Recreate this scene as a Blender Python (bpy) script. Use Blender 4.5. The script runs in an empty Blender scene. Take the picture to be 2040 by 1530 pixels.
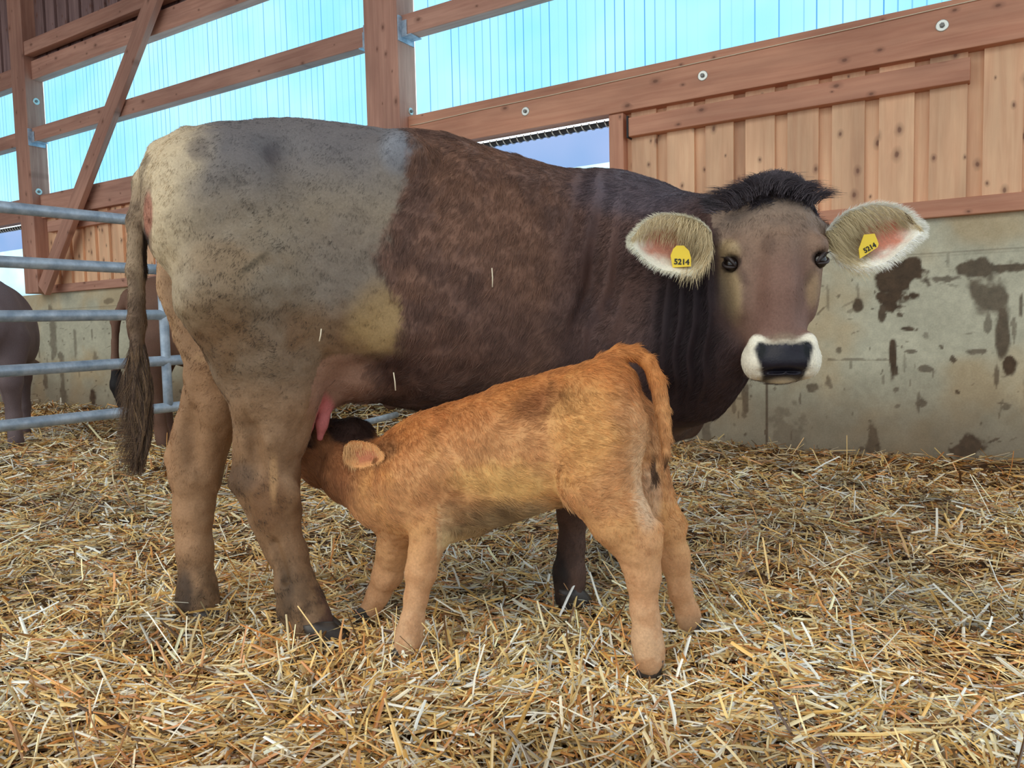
import bpy, math, random
import numpy as np
from mathutils import Vector, Matrix

rng = np.random.default_rng(7)
random.seed(7)
SC = bpy.context.scene
COL = SC.collection

# ------------------------------------------------------------------ camera
FPX = 1530.0
YAW, PIT, ROL = [math.radians(a) for a in (121.88587, 3.89487, -1.29116)]
CAM = np.array([0.0, 0.0, 0.83])
FWD = np.array([math.cos(YAW)*math.cos(PIT), math.sin(YAW)*math.cos(PIT), -math.sin(PIT)])
_r = np.array([math.sin(YAW), -math.cos(YAW), 0.0]); _u = np.cross(_r, FWD)
RGT = _r*math.cos(ROL) + _u*math.sin(ROL); UPV = np.cross(RGT, FWD)
cam_data = bpy.data.cameras.new('camera'); cam = bpy.data.objects.new('camera', cam_data); COL.objects.link(cam)
cam_data.sensor_width = 36.0; cam_data.lens = 36.0*FPX/2040.0
cam_data.clip_start = 0.05; cam_data.clip_end = 200
m = Matrix.Identity(4)
for i in range(3):
    m[i][0] = RGT[i]; m[i][1] = UPV[i]; m[i][2] = -FWD[i]; m[i][3] = CAM[i]
cam.matrix_world = m
SC.camera = cam

# ------------------------------------------------------------------ world, sun, exposure
SC.view_settings.view_transform = 'Standard'
SC.view_settings.look = 'None'
SC.view_settings.gamma = 1.0
SC.view_settings.use_curve_mapping = False
SC.view_settings.exposure = 0.3
W = bpy.data.worlds.new('world'); SC.world = W; W.use_nodes = True
wn = W.node_tree; wn.nodes.clear()
wo = wn.nodes.new('ShaderNodeOutputWorld'); wb = wn.nodes.new('ShaderNodeBackground')
tc = wn.nodes.new('ShaderNodeTexCoord'); sx = wn.nodes.new('ShaderNodeSeparateXYZ')
mr = wn.nodes.new('ShaderNodeMapRange'); mr.inputs['From Min'].default_value = -0.2; mr.inputs['From Max'].default_value = 0.9
cr = wn.nodes.new('ShaderNodeValToRGB')
cr.color_ramp.elements[0].color = (0.80, 0.88, 0.94, 1); cr.color_ramp.elements[1].color = (0.68, 0.86, 1.0, 1)
wn.links.new(tc.outputs['Generated'], sx.inputs[0]); wn.links.new(sx.outputs['Z'], mr.inputs['Value'])
wn.links.new(mr.outputs[0], cr.inputs[0]); wn.links.new(cr.outputs[0], wb.inputs[0])
bk_ = wn.nodes.new('ShaderNodeMapRange'); bk_.inputs['From Min'].default_value = -0.3; bk_.inputs['From Max'].default_value = 0.8
bk_.inputs['To Min'].default_value = 1.3; bk_.inputs['To Max'].default_value = 2.2
wn.links.new(sx.outputs['Y'], bk_.inputs['Value']); wn.links.new(bk_.outputs[0], wb.inputs[1])
wb.inputs[1].default_value = 1.35
wn.links.new(wb.outputs[0], wo.inputs[0])
sl = bpy.data.lights.new('sun', 'SUN'); sl.energy = 1.05; sl.angle = math.radians(50); sl.color = (1.0, 0.86, 0.66)
so = bpy.data.objects.new('sun', sl); COL.objects.link(so)
SUN_DIR = (-0.85*RGT + 1.0*np.array([0, 0, 1.0]) - 0.75*FWD)          # towards the light: up, behind and left of the viewer
so.rotation_euler = Vector(SUN_DIR).to_track_quat('Z', 'Y').to_euler()

# ------------------------------------------------------------------ helpers
def s2l(c):
    c = np.asarray(c, float)/255.0
    return np.where(c <= 0.04045, c/12.92, ((c+0.055)/1.055)**2.4)
def ray(x, y): return (x-1020)/FPX*RGT - (y-765)/FPX*UPV + FWD
def P(x, y, d): return CAM + d*ray(x, y)
def project(p):
    q = np.asarray(p) - CAM; z = q@FWD
    return 1020 + FPX*(q@RGT)/z, 765 - FPX*(q@UPV)/z
def on_plane(x, y, axis, val):
    d = ray(x, y); t = (val-CAM[axis])/d[axis]
    return CAM + t*d

def h3(ix, iy, iz):
    n = (ix*374761393 + iy*668265263 + iz*2147483647 + 1013904223) & 0xFFFFFFFF
    n = ((n ^ (n >> 13))*1274126177) & 0xFFFFFFFF
    n = (n ^ (n >> 16))
    return (n & 0xFFFF)/65535.0
def vnoise(p):
    p = np.asarray(p, float); i = np.floor(p).astype(np.int64); f = p-i; f = f*f*(3-2*f)
    r = 0
    for dx in (0, 1):
        wx = f[:, 0] if dx else 1-f[:, 0]
        for dy in (0, 1):
            wy = f[:, 1] if dy else 1-f[:, 1]
            for dz in (0, 1):
                wz = f[:, 2] if dz else 1-f[:, 2]
                r = r + wx*wy*wz*h3(i[:, 0]+dx, i[:, 1]+dy, i[:, 2]+dz)
    return r
def fbm(p, s=1.0, o=4, g=0.5):
    p = np.asarray(p, float)*s; a = 1.0; r = 0; t = 0
    for k in range(o):
        r = r + a*vnoise(p + 17.3*k); t += a; a *= g; p = p*2.03
    return r/t
def sstep(a, b, x):
    t = np.clip((x-a)/(b-a), 0, 1); return t*t*(3-2*t)

def pchip(x, xs, ys):
    xs = np.asarray(xs, float); ys = np.asarray(ys, float)
    h = np.diff(xs); dl = np.diff(ys)/h; m_ = np.zeros_like(ys)
    for i in range(1, len(xs)-1):
        if dl[i-1]*dl[i] > 0:
            w1 = 2*h[i]+h[i-1]; w2 = h[i]+2*h[i-1]
            m_[i] = (w1+w2)/(w1/dl[i-1]+w2/dl[i])
    m_[0] = dl[0]; m_[-1] = dl[-1]
    x = np.clip(x, xs[0], xs[-1]); k = np.clip(np.searchsorted(xs, x, side='right')-1, 0, len(h)-1)
    t = (x-xs[k])/h[k]; t2 = t*t; t3 = t2*t
    return (2*t3-3*t2+1)*ys[k] + (t3-2*t2+t)*h[k]*m_[k] + (-2*t3+3*t2)*ys[k+1] + (t3-t2)*h[k]*m_[k+1]

def tag(o, label=None, cat=None, group=None, kind=None):
    if label: o['label'] = label
    if cat: o['category'] = cat
    if group: o['group'] = group
    if kind: o['kind'] = kind
    return o
def empty(name, loc=(0, 0, 0)):
    o = bpy.data.objects.new(name, None); COL.objects.link(o); o.location = loc; o.empty_display_size = 0.1
    return o
def link(name, data, parent=None):
    o = bpy.data.objects.new(name, data); COL.objects.link(o)
    if parent is not None:
        o.parent = parent
        pl = parent.location.copy(); pp = parent
        if parent.type == 'EMPTY' or parent.location.length > 0:
            o.matrix_parent_inverse = parent_world(parent).inverted()
    return o
def parent_world(p):
    mw = Matrix.LocRotScale(p.location, p.rotation_euler, p.scale)
    if p.parent: mw = parent_world(p.parent) @ p.matrix_parent_inverse @ mw
    return mw
def mesh_np(name, V, Fq, mat, parent=None, smooth=True, colors=None, attrs=None):
    """quads (n,4) or tris (n,3), or a list of such arrays"""
    me = bpy.data.meshes.new(name)
    V = np.asarray(V, np.float32)
    Fl = Fq if isinstance(Fq, list) else [Fq]
    loops = np.concatenate([np.asarray(f, np.int32).ravel() for f in Fl])
    tot = np.concatenate([np.full(len(f), np.asarray(f).shape[1], np.int32) for f in Fl])
    st = np.concatenate([[0], np.cumsum(tot)[:-1]]).astype(np.int32)
    me.vertices.add(len(V)); me.vertices.foreach_set('co', V.ravel())
    me.loops.add(len(loops)); me.loops.foreach_set('vertex_index', loops)
    me.polygons.add(len(tot)); me.polygons.foreach_set('loop_start', st)
    me.polygons.foreach_set('loop_total', tot)
    me.polygons.foreach_set('use_smooth', np.full(len(tot), smooth))
    me.update(calc_edges=True)
    if colors is not None:
        a = me.color_attributes.new('col', 'FLOAT_COLOR', 'POINT')
        c = np.ones((len(V), 4), np.float32); c[:, :3] = colors; a.data.foreach_set('color', c.ravel())
    for k, v in (attrs or {}).items():
        a = me.attributes.new(k, 'FLOAT', 'POINT'); a.data.foreach_set('value', np.asarray(v, np.float32))
    me.materials.append(mat)
    return link(name, me, parent)

# ------------------------------------------------------------------ materials
def new_mat(name):
    mt = bpy.data.materials.new(name); mt.use_nodes = True
    nt = mt.node_tree; b = nt.nodes['Principled BSDF']
    return mt, nt, b
def N(nt, typ, **kw):
    n = nt.nodes.new(typ)
    for k, v in kw.items():
        if k.startswith('i_'):
            n.inputs[k[2:].replace('_', ' ')].default_value = v
        else: setattr(n, k, v)
    return n
def ramp(nt, stops):
    n = nt.nodes.new('ShaderNodeValToRGB'); e = n.color_ramp.elements
    e[0].position, e[0].color = stops[0][0], (*stops[0][1], 1)
    e[1].position, e[1].color = stops[-1][0], (*stops[-1][1], 1)
    for p, c in stops[1:-1]:
        x = e.new(p); x.color = (*c, 1)
    return n
def mixc(nt, a, b, fac, mode='MIX'):
    n = nt.nodes.new('ShaderNodeMix'); n.data_type = 'RGBA'; n.blend_type = mode
    for sock, v in ((n.inputs['Factor'], fac), (n.inputs[6], a), (n.inputs[7], b)):
        if hasattr(v, 'is_linked'): nt.links.new(v, sock)
        elif isinstance(v, (int, float)): sock.default_value = v
        else: sock.default_value = (*v, 1)
    return n.outputs[2]

def wood(name, base, dark, knot=(0.17, 0.065, 0.035), rough=0.65, knots=True, kn=0.45):
    """grain runs along the object's local X"""
    mt, nt, b = new_mat(name); L = nt.links.new
    t = N(nt, 'ShaderNodeTexCoord'); oi = N(nt, 'ShaderNodeObjectInfo')
    at = N(nt, 'ShaderNodeAttribute', attribute_name='rnd')
    off = N(nt, 'ShaderNodeMath', operation='MULTIPLY_ADD'); L(oi.outputs['Random'], off.inputs[0]); off.inputs[1].default_value = 31.0
    L(at.outputs['Fac'], off.inputs[2])
    cmb = N(nt, 'ShaderNodeCombineXYZ'); L(off.outputs[0], cmb.inputs[0]); L(off.outputs[0], cmb.inputs[1])
    ad = N(nt, 'ShaderNodeVectorMath', operation='ADD'); L(t.outputs['Object'], ad.inputs[0]); L(cmb.outputs[0], ad.inputs[1])
    mp = N(nt, 'ShaderNodeMapping'); L(ad.outputs[0], mp.inputs[0]); mp.inputs['Scale'].default_value = (1.3, 26, 26)
    n1 = N(nt, 'ShaderNodeTexNoise', i_Scale=1.0, i_Detail=6.0, i_Roughness=0.6, i_Distortion=0.6); L(mp.outputs[0], n1.inputs['Vector'])
    mp2 = N(nt, 'ShaderNodeMapping'); L(ad.outputs[0], mp2.inputs[0]); mp2.inputs['Scale'].default_value = (1.0, 4, 4)
    n2 = N(nt, 'ShaderNodeTexNoise', i_Scale=1.2, i_Detail=4.0); L(mp2.outputs[0], n2.inputs['Vector'])
    r1 = ramp(nt, [(0.3, dark), (0.62, base)]); L(n1.outputs['Fac'], r1.inputs[0])
    r2 = ramp(nt, [(0.3, (0.72, 0.68, 0.66)), (0.7, (1.08, 1.05, 1.02))]); L(n2.outputs['Fac'], r2.inputs[0])
    c = mixc(nt, r1.outputs[0], r2.outputs[0], 1.0, 'MULTIPLY')
    tr = ramp(nt, [(0.0, (0.80, 0.76, 0.74)), (1.0, (1.12, 1.10, 1.08))]); L(at.outputs['Fac'], tr.inputs[0])
    c = mixc(nt, c, tr.outputs[0], 0.7, 'MULTIPLY')
    if knots:
        sp3 = N(nt, 'ShaderNodeSeparateXYZ'); L(ad.outputs[0], sp3.inputs[0]); cb3 = N(nt, 'ShaderNodeCombineXYZ')
        L(sp3.outputs['X'], cb3.inputs[0]); L(sp3.outputs['Z'], cb3.inputs[1])
        mp3 = N(nt, 'ShaderNodeMapping'); L(cb3.outputs[0], mp3.inputs[0]); mp3.inputs['Scale'].default_value = (5.0, 8.0, 1)
        wob = N(nt, 'ShaderNodeTexNoise', i_Scale=14.0, i_Detail=2.0); L(cb3.outputs[0], wob.inputs['Vector'])
        mv = N(nt, 'ShaderNodeVectorMath', operation='SCALE'); L(wob.outputs['Color'], mv.inputs[0]); mv.inputs['Scale'].default_value = 0.10
        av = N(nt, 'ShaderNodeVectorMath', operation='ADD'); L(mp3.outputs[0], av.inputs[0]); L(mv.outputs[0], av.inputs[1])
        v = N(nt, 'ShaderNodeTexVoronoi', feature='F1', voronoi_dimensions='2D', i_Scale=1.0, i_Randomness=1.0); L(av.outputs[0], v.inputs['Vector'])
        kr = ramp(nt, [(0.05, (1, 1, 1)), (0.10, (0.45, 0.45, 0.45)), (0.24, (0, 0, 0))]); spk = N(nt, 'ShaderNodeSeparateColor'); L(v.outputs['Color'], spk.inputs[0]); dsz = N(nt, 'ShaderNodeMapRange'); L(spk.outputs[1], dsz.inputs['Value']); dsz.inputs['To Min'].default_value = 0.35; dsz.inputs['To Max'].default_value = 1.25
        dv_ = N(nt, 'ShaderNodeMath', operation='DIVIDE'); L(v.outputs['Distance'], dv_.inputs[0]); L(dsz.outputs[0], dv_.inputs[1]); L(dv_.outputs[0], kr.inputs[0])
        gate = N(nt, 'ShaderNodeMath', operation='GREATER_THAN'); sp = N(nt, 'ShaderNodeSeparateColor'); L(v.outputs['Color'], sp.inputs[0])
        L(sp.outputs[0], gate.inputs[0]); gate.inputs[1].default_value = kn
        mu = N(nt, 'ShaderNodeMath', operation='MULTIPLY'); L(kr.outputs[0], mu.inputs[0]); L(gate.outputs[0], mu.inputs[1])
        m2 = N(nt, 'ShaderNodeMath', operation='MULTIPLY'); L(mu.outputs[0], m2.inputs[0]); m2.inputs[1].default_value = 0.85
        c = mixc(nt, c, knot, m2.outputs[0])
    L(c, b.inputs['Base Color']); b.inputs['Roughness'].default_value = rough
    bp = N(nt, 'ShaderNodeBump', i_Strength=0.25, i_Distance=0.01); L(n1.outputs['Fac'], bp.inputs['Height']); L(bp.outputs[0], b.inputs['Normal'])
    return mt

def plain(name, c, rough=0.6, metal=0.0, noise=None, spec=0.5, bump=0.0, scale=20.0):
    mt, nt, b = new_mat(name); L = nt.links.new
    b.inputs['Roughness'].default_value = rough; b.inputs['Metallic'].default_value = metal
    b.inputs['Specular IOR Level'].default_value = spec
    if noise is None: b.inputs['Base Color'].default_value = (*c, 1)
    else:
        t = N(nt, 'ShaderNodeTexCoord'); n1 = N(nt, 'ShaderNodeTexNoise', i_Scale=scale, i_Detail=6.0, i_Roughness=0.65); L(t.outputs['Object'], n1.inputs['Vector'])
        r1 = ramp(nt, [(0.35, c), (0.68, noise)]); L(n1.outputs['Fac'], r1.inputs[0]); L(r1.outputs[0], b.inputs['Base Color'])
        if bump:
            bp = N(nt, 'ShaderNodeBump', i_Strength=bump, i_Distance=0.01); L(n1.outputs['Fac'], bp.inputs['Height']); L(bp.outputs[0], b.inputs['Normal'])
    return mt

def vcol_mat(name, rough=0.6, spec=0.3, fine=None, bump=0.0, fscale=60.0, rough_attr=False, stretch=None):
    mt, nt, b = new_mat(name); L = nt.links.new
    at = N(nt, 'ShaderNodeAttribute', attribute_name='col'); c = at.outputs['Color']
    t = N(nt, 'ShaderNodeTexCoord'); src = t.outputs['Object']
    if stretch:
        mp = N(nt, 'ShaderNodeMapping'); L(src, mp.inputs[0]); mp.inputs['Scale'].default_value = stretch; src = mp.outputs[0]
    n1 = N(nt, 'ShaderNodeTexNoise', i_Scale=fscale, i_Detail=5.0, i_Roughness=0.7); L(src, n1.inputs['Vector'])
    if fine:
        r1 = ramp(nt, [(0.3, (fine[0],)*3), (0.7, (fine[1],)*3)]); L(n1.outputs['Fac'], r1.inputs[0])
        c = mixc(nt, c, r1.outputs[0], 1.0, 'MULTIPLY')
    L(c, b.inputs['Base Color']); b.inputs['Roughness'].default_value = rough; b.inputs['Specular IOR Level'].default_value = spec
    if rough_attr:
        ra = N(nt, 'ShaderNodeAttribute', attribute_name='rough'); L(ra.outputs['Fac'], b.inputs['Roughness'])
    if bump:
        bp = N(nt, 'ShaderNodeBump', i_Strength=bump, i_Distance=0.004); L(n1.outputs['Fac'], bp.inputs['Height']); L(bp.outputs[0], b.inputs['Normal'])
    return mt

M_BEAM = wood('beam_wood', s2l((222, 164, 132)), s2l((204, 142, 112)), knots=True, kn=0.75)
M_POST_SHADE = wood('shade_toned_post_wood', s2l((204, 156, 134)), s2l((180, 130, 110)), knots=True, kn=0.7)  # pinker and greyer, the bluish shade on the timbers is in this colour
M_BOARD = wood('board_wood', s2l((250, 206, 164)), s2l((236, 184, 144)), kn=0.45)
M_DARKBOARD = wood('shade_dark_board_wood', s2l((160, 132, 128)), s2l((122, 96, 94)))  # the roof shade on the upper boards is part of this dark colour
M_GALV = plain('galvanised_steel', s2l((140, 156, 172)), 0.5, 0.4, s2l((196, 208, 218)), scale=14.0)
M_BOLT = plain('zinc_bolt', s2l((205, 205, 195)), 0.35, 0.7)
M_BOLTDARK = plain('bolt_steel', s2l((130, 128, 122)), 0.5, 0.5)
M_BLACK = plain('black_rubber', s2l((35, 34, 34)), 0.6)
M_TWINE = plain('twine', s2l((225, 210, 180)), 0.8)

def tube(name, pts, r, mat, parent=None, seg=8, closed_ends=True, radii=None):
    pts = np.asarray(pts, float); n = len(pts)
    T = np.gradient(pts, axis=0); T /= np.linalg.norm(T, axis=1)[:, None]
    a = np.array([0, 0, 1.0]) if abs(T[0][2]) < 0.9 else np.array([1.0, 0, 0])
    V = []
    rr = np.full(n, r) if radii is None else np.asarray(radii)
    u_ = a - T[0]*(a@T[0]); u_ /= np.linalg.norm(u_)
    for i in range(n):
        u_ = u_ - T[i]*(u_@T[i]); u_ /= np.linalg.norm(u_); v_ = np.cross(T[i], u_)
        an = np.arange(seg)*2*math.pi/seg
        V.append(pts[i] + rr[i]*(np.cos(an)[:, None]*u_ + np.sin(an)[:, None]*v_))
    V = np.concatenate(V); i = np.arange(seg); Fq = []
    for k in range(n-1): Fq.append(np.stack([k*seg+i, k*seg+(i+1) % seg, (k+1)*seg+(i+1) % seg, (k+1)*seg+i], 1))
    Fs = [np.concatenate(Fq)]
    if closed_ends: Fs += [np.array([i[::-1]]), np.array([(n-1)*seg+i])]
    return mesh_np(name, V, Fs, mat, parent)

# ================================================================== STRUCTURE
YW = 5.189                       # inner face of the long wall (runs along X)
def box_mesh(name, sx_, sy_, sz_, mat, parent=None, bevel=0.006, rnd=None):
    x, y, z = sx_/2, sy_/2, sz_/2
    V = np.array([(-x,-y,-z),(x,-y,-z),(x,y,-z),(-x,y,-z),(-x,-y,z),(x,-y,z),(x,y,z),(-x,y,z)])
    Fq = np.array([(0,3,2,1),(4,5,6,7),(0,1,5,4),(1,2,6,5),(2,3,7,6),(3,0,4,7)])
    o = mesh_np(name, V, Fq, mat, parent, smooth=False, attrs={'rnd': np.full(8, rng.random() if rnd is None else rnd)})
    if bevel:
        bv = o.modifiers.new('bevel', 'BEVEL'); bv.width = bevel; bv.segments = 2
    return o
def bar(name, a, b, w, h, mat, label, cat, group=None, up=(0, -1, 0), kind='structure', parent=None):
    """a timber from a to b; w measured along 'up', h across"""
    a = Vector(a); b = Vector(b); X = (b-a); Ln = X.length; X.normalize(); U = Vector(up)
    Y = (U - X*U.dot(X)).normalized(); Z = X.cross(Y)
    o = box_mesh(name, Ln, w, h, mat, parent)
    o.matrix_world = Matrix((X, Y, Z)).transposed().to_4x4() if False else Matrix.Translation((a+b)/2) @ Matrix((X, Y, Z)).transposed().to_4x4()
    tag(o, label, cat, group, kind)
    return o

# --- floor
floor_m, nt, b = new_mat('bedding_base')
t = N(nt, 'ShaderNodeTexCoord'); n1 = N(nt, 'ShaderNodeTexNoise', i_Scale=45.0, i_Detail=8.0, i_Roughness=0.75, i_Distortion=1.5); nt.links.new(t.outputs['Object'], n1.inputs['Vector'])
r1 = ramp(nt, [(0.3, s2l((52, 36, 24))), (0.55, s2l((104, 74, 44))), (0.75, s2l((170, 132, 80)))]); nt.links.new(n1.outputs['Fac'], r1.inputs[0])
nt.links.new(r1.outputs[0], b.inputs['Base Color']); b.inputs['Roughness'].default_value = 0.85
def ground_z(x, y):
    x = np.atleast_1d(np.asarray(x, float)); y = np.atleast_1d(np.asarray(y, float)); z0 = np.zeros_like(x)
    p = np.stack([x, y, z0], 1)
    z = (fbm(p, 2.2, 3)-0.5)*0.07 + (fbm(p, 7.0, 2)-0.5)*0.045 - 0.02
    z += 0.05*sstep(0.7, 0.0, YW-y) + 0.17*sstep(1.5, 0.1, YW-y)*np.exp(-((x+4.75)/1.0)**2)
    return z
gx = np.concatenate([np.arange(-18, -5, 0.12), np.arange(-5, 2.0, 0.035), np.arange(2.0, 8.01, 0.12)]); gy = np.concatenate([np.arange(-6, 0, 0.15), np.arange(0, YW+0.06, 0.035)])
GX, GY = np.meshgrid(gx, gy); gzv = ground_z(GX.ravel(), GY.ravel())-0.012
nx, ny = len(gx), len(gy); idx = np.arange(nx*ny).reshape(ny, nx)
fq = np.stack([idx[:-1, :-1], idx[:-1, 1:], idx[1:, 1:], idx[1:, :-1]], -1).reshape(-1, 4)
fl = mesh_np('floor', np.stack([GX.ravel(), GY.ravel(), gzv], 1), fq, floor_m)
tag(fl, 'straw covered barn floor', 'floor', kind='structure')

# --- roof: unseen plank slab added to block zenith light, open towards the viewer
rf = box_mesh('unseen_ceiling', 25.0, YW+1.4, 0.12, M_DARKBOARD, bevel=0); rf.location = (-5.0, (YW+0.6-0.8)/2, 5.75)
tag(rf, 'unseen plank roof added over the pen to block sky light', 'unseen_ceiling', kind='structure')
gw = box_mesh('wall_left', 0.2, YW+6.5, 5.75, M_DARKBOARD, bevel=0); gw.location = (-16.9, (YW+0.2-6.3)/2, 2.82)
tag(gw, 'board gable wall closing the barn far to the left', 'wall', kind='structure')
# --- concrete wall with manure marks
ZC = 1.437
cx = np.concatenate([np.arange(-16.79, -4, 0.03), np.arange(-4, 3.0, 0.008)]); cz = np.arange(-0.15, ZC+0.001, 0.0085); cz[-1] = ZC
CX, CZ = np.meshgrid(cx, cz); nx, ny = len(cx), len(cz)
pc = np.stack([CX.ravel(), np.zeros(nx*ny), CZ.ravel()], 1)
n_big = fbm(pc, 1.3, 5); n_mid = fbm(pc*[1, 1, 1], 7, 5); n_f = fbm(pc, 40, 3)
n_str = fbm(pc*[9, 1, 0.9], 1, 4)
colc = s2l((192, 188, 164))[None]*(0.80+0.45*n_big[:, None])*(0.86+0.3*n_mid[:, None])*(0.84+0.32*n_f[:, None])
warm = sstep(0.45, 0.7, fbm(pc+5, 2.2, 4))[:, None]; colc = colc*(1-warm*0.55) + warm*0.55*s2l((196, 166, 120))*(0.8+0.4*n_mid[:, None])
low = (sstep(0.75, 0.05, CZ.ravel()+0.5*(n_big-0.5))*0.72)[:, None]
colc = colc*(1-low) + low*s2l((108, 88, 68))*(0.7+0.6*n_mid[:, None])
dirtc = s2l((74, 54, 38))
cpx, cpy = project(np.stack([CX.ravel(), np.full(nx*ny, YW), CZ.ravel()], 1))
mask = np.zeros(nx*ny)
def stain(cx_, cz_, rx, rz, amt=1.0, rough=0.7, s=18.0, rot=0.0):
    global mask
    ca, sa = math.cos(rot), math.sin(rot); R_ = 1.9*max(rx, rz)
    sel = np.nonzero((np.abs(pc[:, 0]-cx_) < R_) & (np.abs(pc[:, 2]-cz_) < R_))[0]
    if len(sel) == 0: return
    dx = pc[sel, 0]-cx_; dz = pc[sel, 2]-cz_
    q = np.sqrt(((dx*ca+dz*sa)/rx)**2 + ((-dx*sa+dz*ca)/rz)**2) + rough*2*(fbm(pc[sel]+cx_*3, s, 4)-0.5)
    mask[sel] = np.maximum(mask[sel], amt*sstep(1.1, 0.7, q))
def stain_px(x, y, rx, ry, amt=1.0, rough=0.7, s=18.0):
    q = on_plane(x, y, 1, YW); k = (q-CAM)@FWD/FPX
    stain(q[0], q[2], rx*k*1.15, ry*k, amt, rough, s)
# large manure marks right of the cow
for a_ in [(1788, 552, 36, 40, .95, 1.1, 16), (1775, 592, 22, 28, .95, 1.2, 18), (1758, 622, 7, 22, .9, .8, 20), (1708, 610, 9, 14, .9, .6), (1779, 708, 6, 44, .95, .6), (1782, 735, 9, 16, .9, .8), (1805, 655, 12, 5, .9, .7),
           (1940, 532, 36, 18, .85, 1.1, 14), (2000, 533, 60, 10, .85, 1.0, 14), (1880, 556, 30, 6, .7, 1.2), (1985, 592, 34, 46, .8, .8, 9), (1998, 665, 11, 55, .85, .6, 12), (2008, 728, 12, 22, .95, .9), (1968, 640, 6, 40, .6, 1.0), (2020, 660, 4, 30, .6, 1.0),
           (1935, 892, 24, 22, .85, 1.1), (1830, 805, 3, 28, .6, .6), (1740, 870, 10, 40, .65, 1.2), (1845, 735, 24, 7, .7, 1.4), (1812, 700, 12, 3, .7, 1.0), (1700, 716, 40, 2.2, .5, 1.4), (1955, 700, 18, 5, .7, 1.3), (1985, 745, 4, 20, .7, .9), (1830, 803, 9, 8, .7, 1.2),
           (1570, 880, 30, 60, .35, 1.0), (1485, 790, 6, 30, .7, 1.0), (1462, 800, 4, 40, .5, 1.2), (1408, 850, 8, 30, .5, 1.2), (1620, 770, 10, 8, .7, 1.5), (1650, 758, 8, 12, .6, 1.5)]:
    stain_px(*a_)
# vertical joint between two wall panels
jx = on_plane(1527, 830, 1, YW)[0]
mask = np.maximum(mask, 0.75*(np.abs(pc[:, 0]-jx+0.004*(n_mid-.5)) < 0.009)*(pc[:, 2] < 0.78))
# thin horizontal formwork grooves near the top
for zz in (1.235, 1.222):
    mask = np.maximum(mask, 0.35*sstep(0.006, 0.001, np.abs(pc[:, 2]-zz)))
# streaks on the left stretch, each with its own place
for a_ in [(105, 660, 12, 45, .6, 1.0, 9), (125, 760, 9, 60, .6, 1.0, 9), (185, 792, 10, 18, .95, .4, 9), (235, 760, 13, 70, .75, .8, 9), (90, 760, 8, 18, .7, .9, 9), (150, 690, 4, 40, .5, 1, 9), (215, 600, 14, 6, .5, 1, 9), (100, 620, 30, 4, .35, 1, 9), (190, 720, 6, 20, .5, 1, 9)]:
    stain_px(*a_)
# small flecks and scratches scattered over the wall
fr = np.random.default_rng(11)
for _ in range(900):
    fx = fr.uniform(-11.5, 1.6); fz = fr.uniform(0.0, 1.22); big = fr.random()**3
    kind_ = fr.random()
    if kind_ < 0.55: stain(fx, fz, 0.008+0.016*big, 0.006+0.012*big, fr.uniform(.4, .85), 0.9, 40, fr.uniform(0, 3))
    elif kind_ < 0.8: stain(fx, fz, 0.02+0.05*big, 0.004+0.005*big, fr.uniform(.3, .75), 0.9, 40, fr.normal(0.1, 0.5))
    else: stain(fx, fz, 0.005+0.006*big, 0.02+0.07*big, fr.uniform(.3, .75), 0.9, 30, fr.normal(0, .06))
mask = np.clip(mask, 0, 1)[:, None]
colc = colc*(1-mask) + mask*dirtc*(0.6+0.8*n_f[:, None])
M_CONC = vcol_mat('stained_concrete', 0.85, 0.25, (0.88, 1.1), 0.25, 90.0)
idx = np.arange(nx*ny).reshape(ny, nx)
fq = np.stack([idx[:-1, :-1], idx[:-1, 1:], idx[1:, 1:], idx[1:, :-1]], -1).reshape(-1, 4)
Vc = np.stack([CX.ravel(), np.full(nx*ny, YW) - 0.006*mask[:, 0]*0.5, CZ.ravel()], 1)
# top and back closing faces
ext = np.array([(cx[0], YW+0.2, ZC), (cx[-1], YW+0.2, ZC), (cx[0], YW+0.2, -.15), (cx[-1], YW+0.2, -.15)])
nv = len(Vc); Vc = np.concatenate([Vc, ext])
tri = [np.array([(idx[-1, 0], idx[-1, -1], nv+1, nv), (nv+2, nv, nv+1, nv+3)])]
wl = mesh_np('wall_back', Vc, [fq]+tri, M_CONC, smooth=False, colors=np.concatenate([colc, np.tile(s2l((150, 148, 135)), (4, 1))]))
tag(wl, 'low concrete wall splashed with manure along the back of the barn', 'wall', kind='structure')

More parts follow.
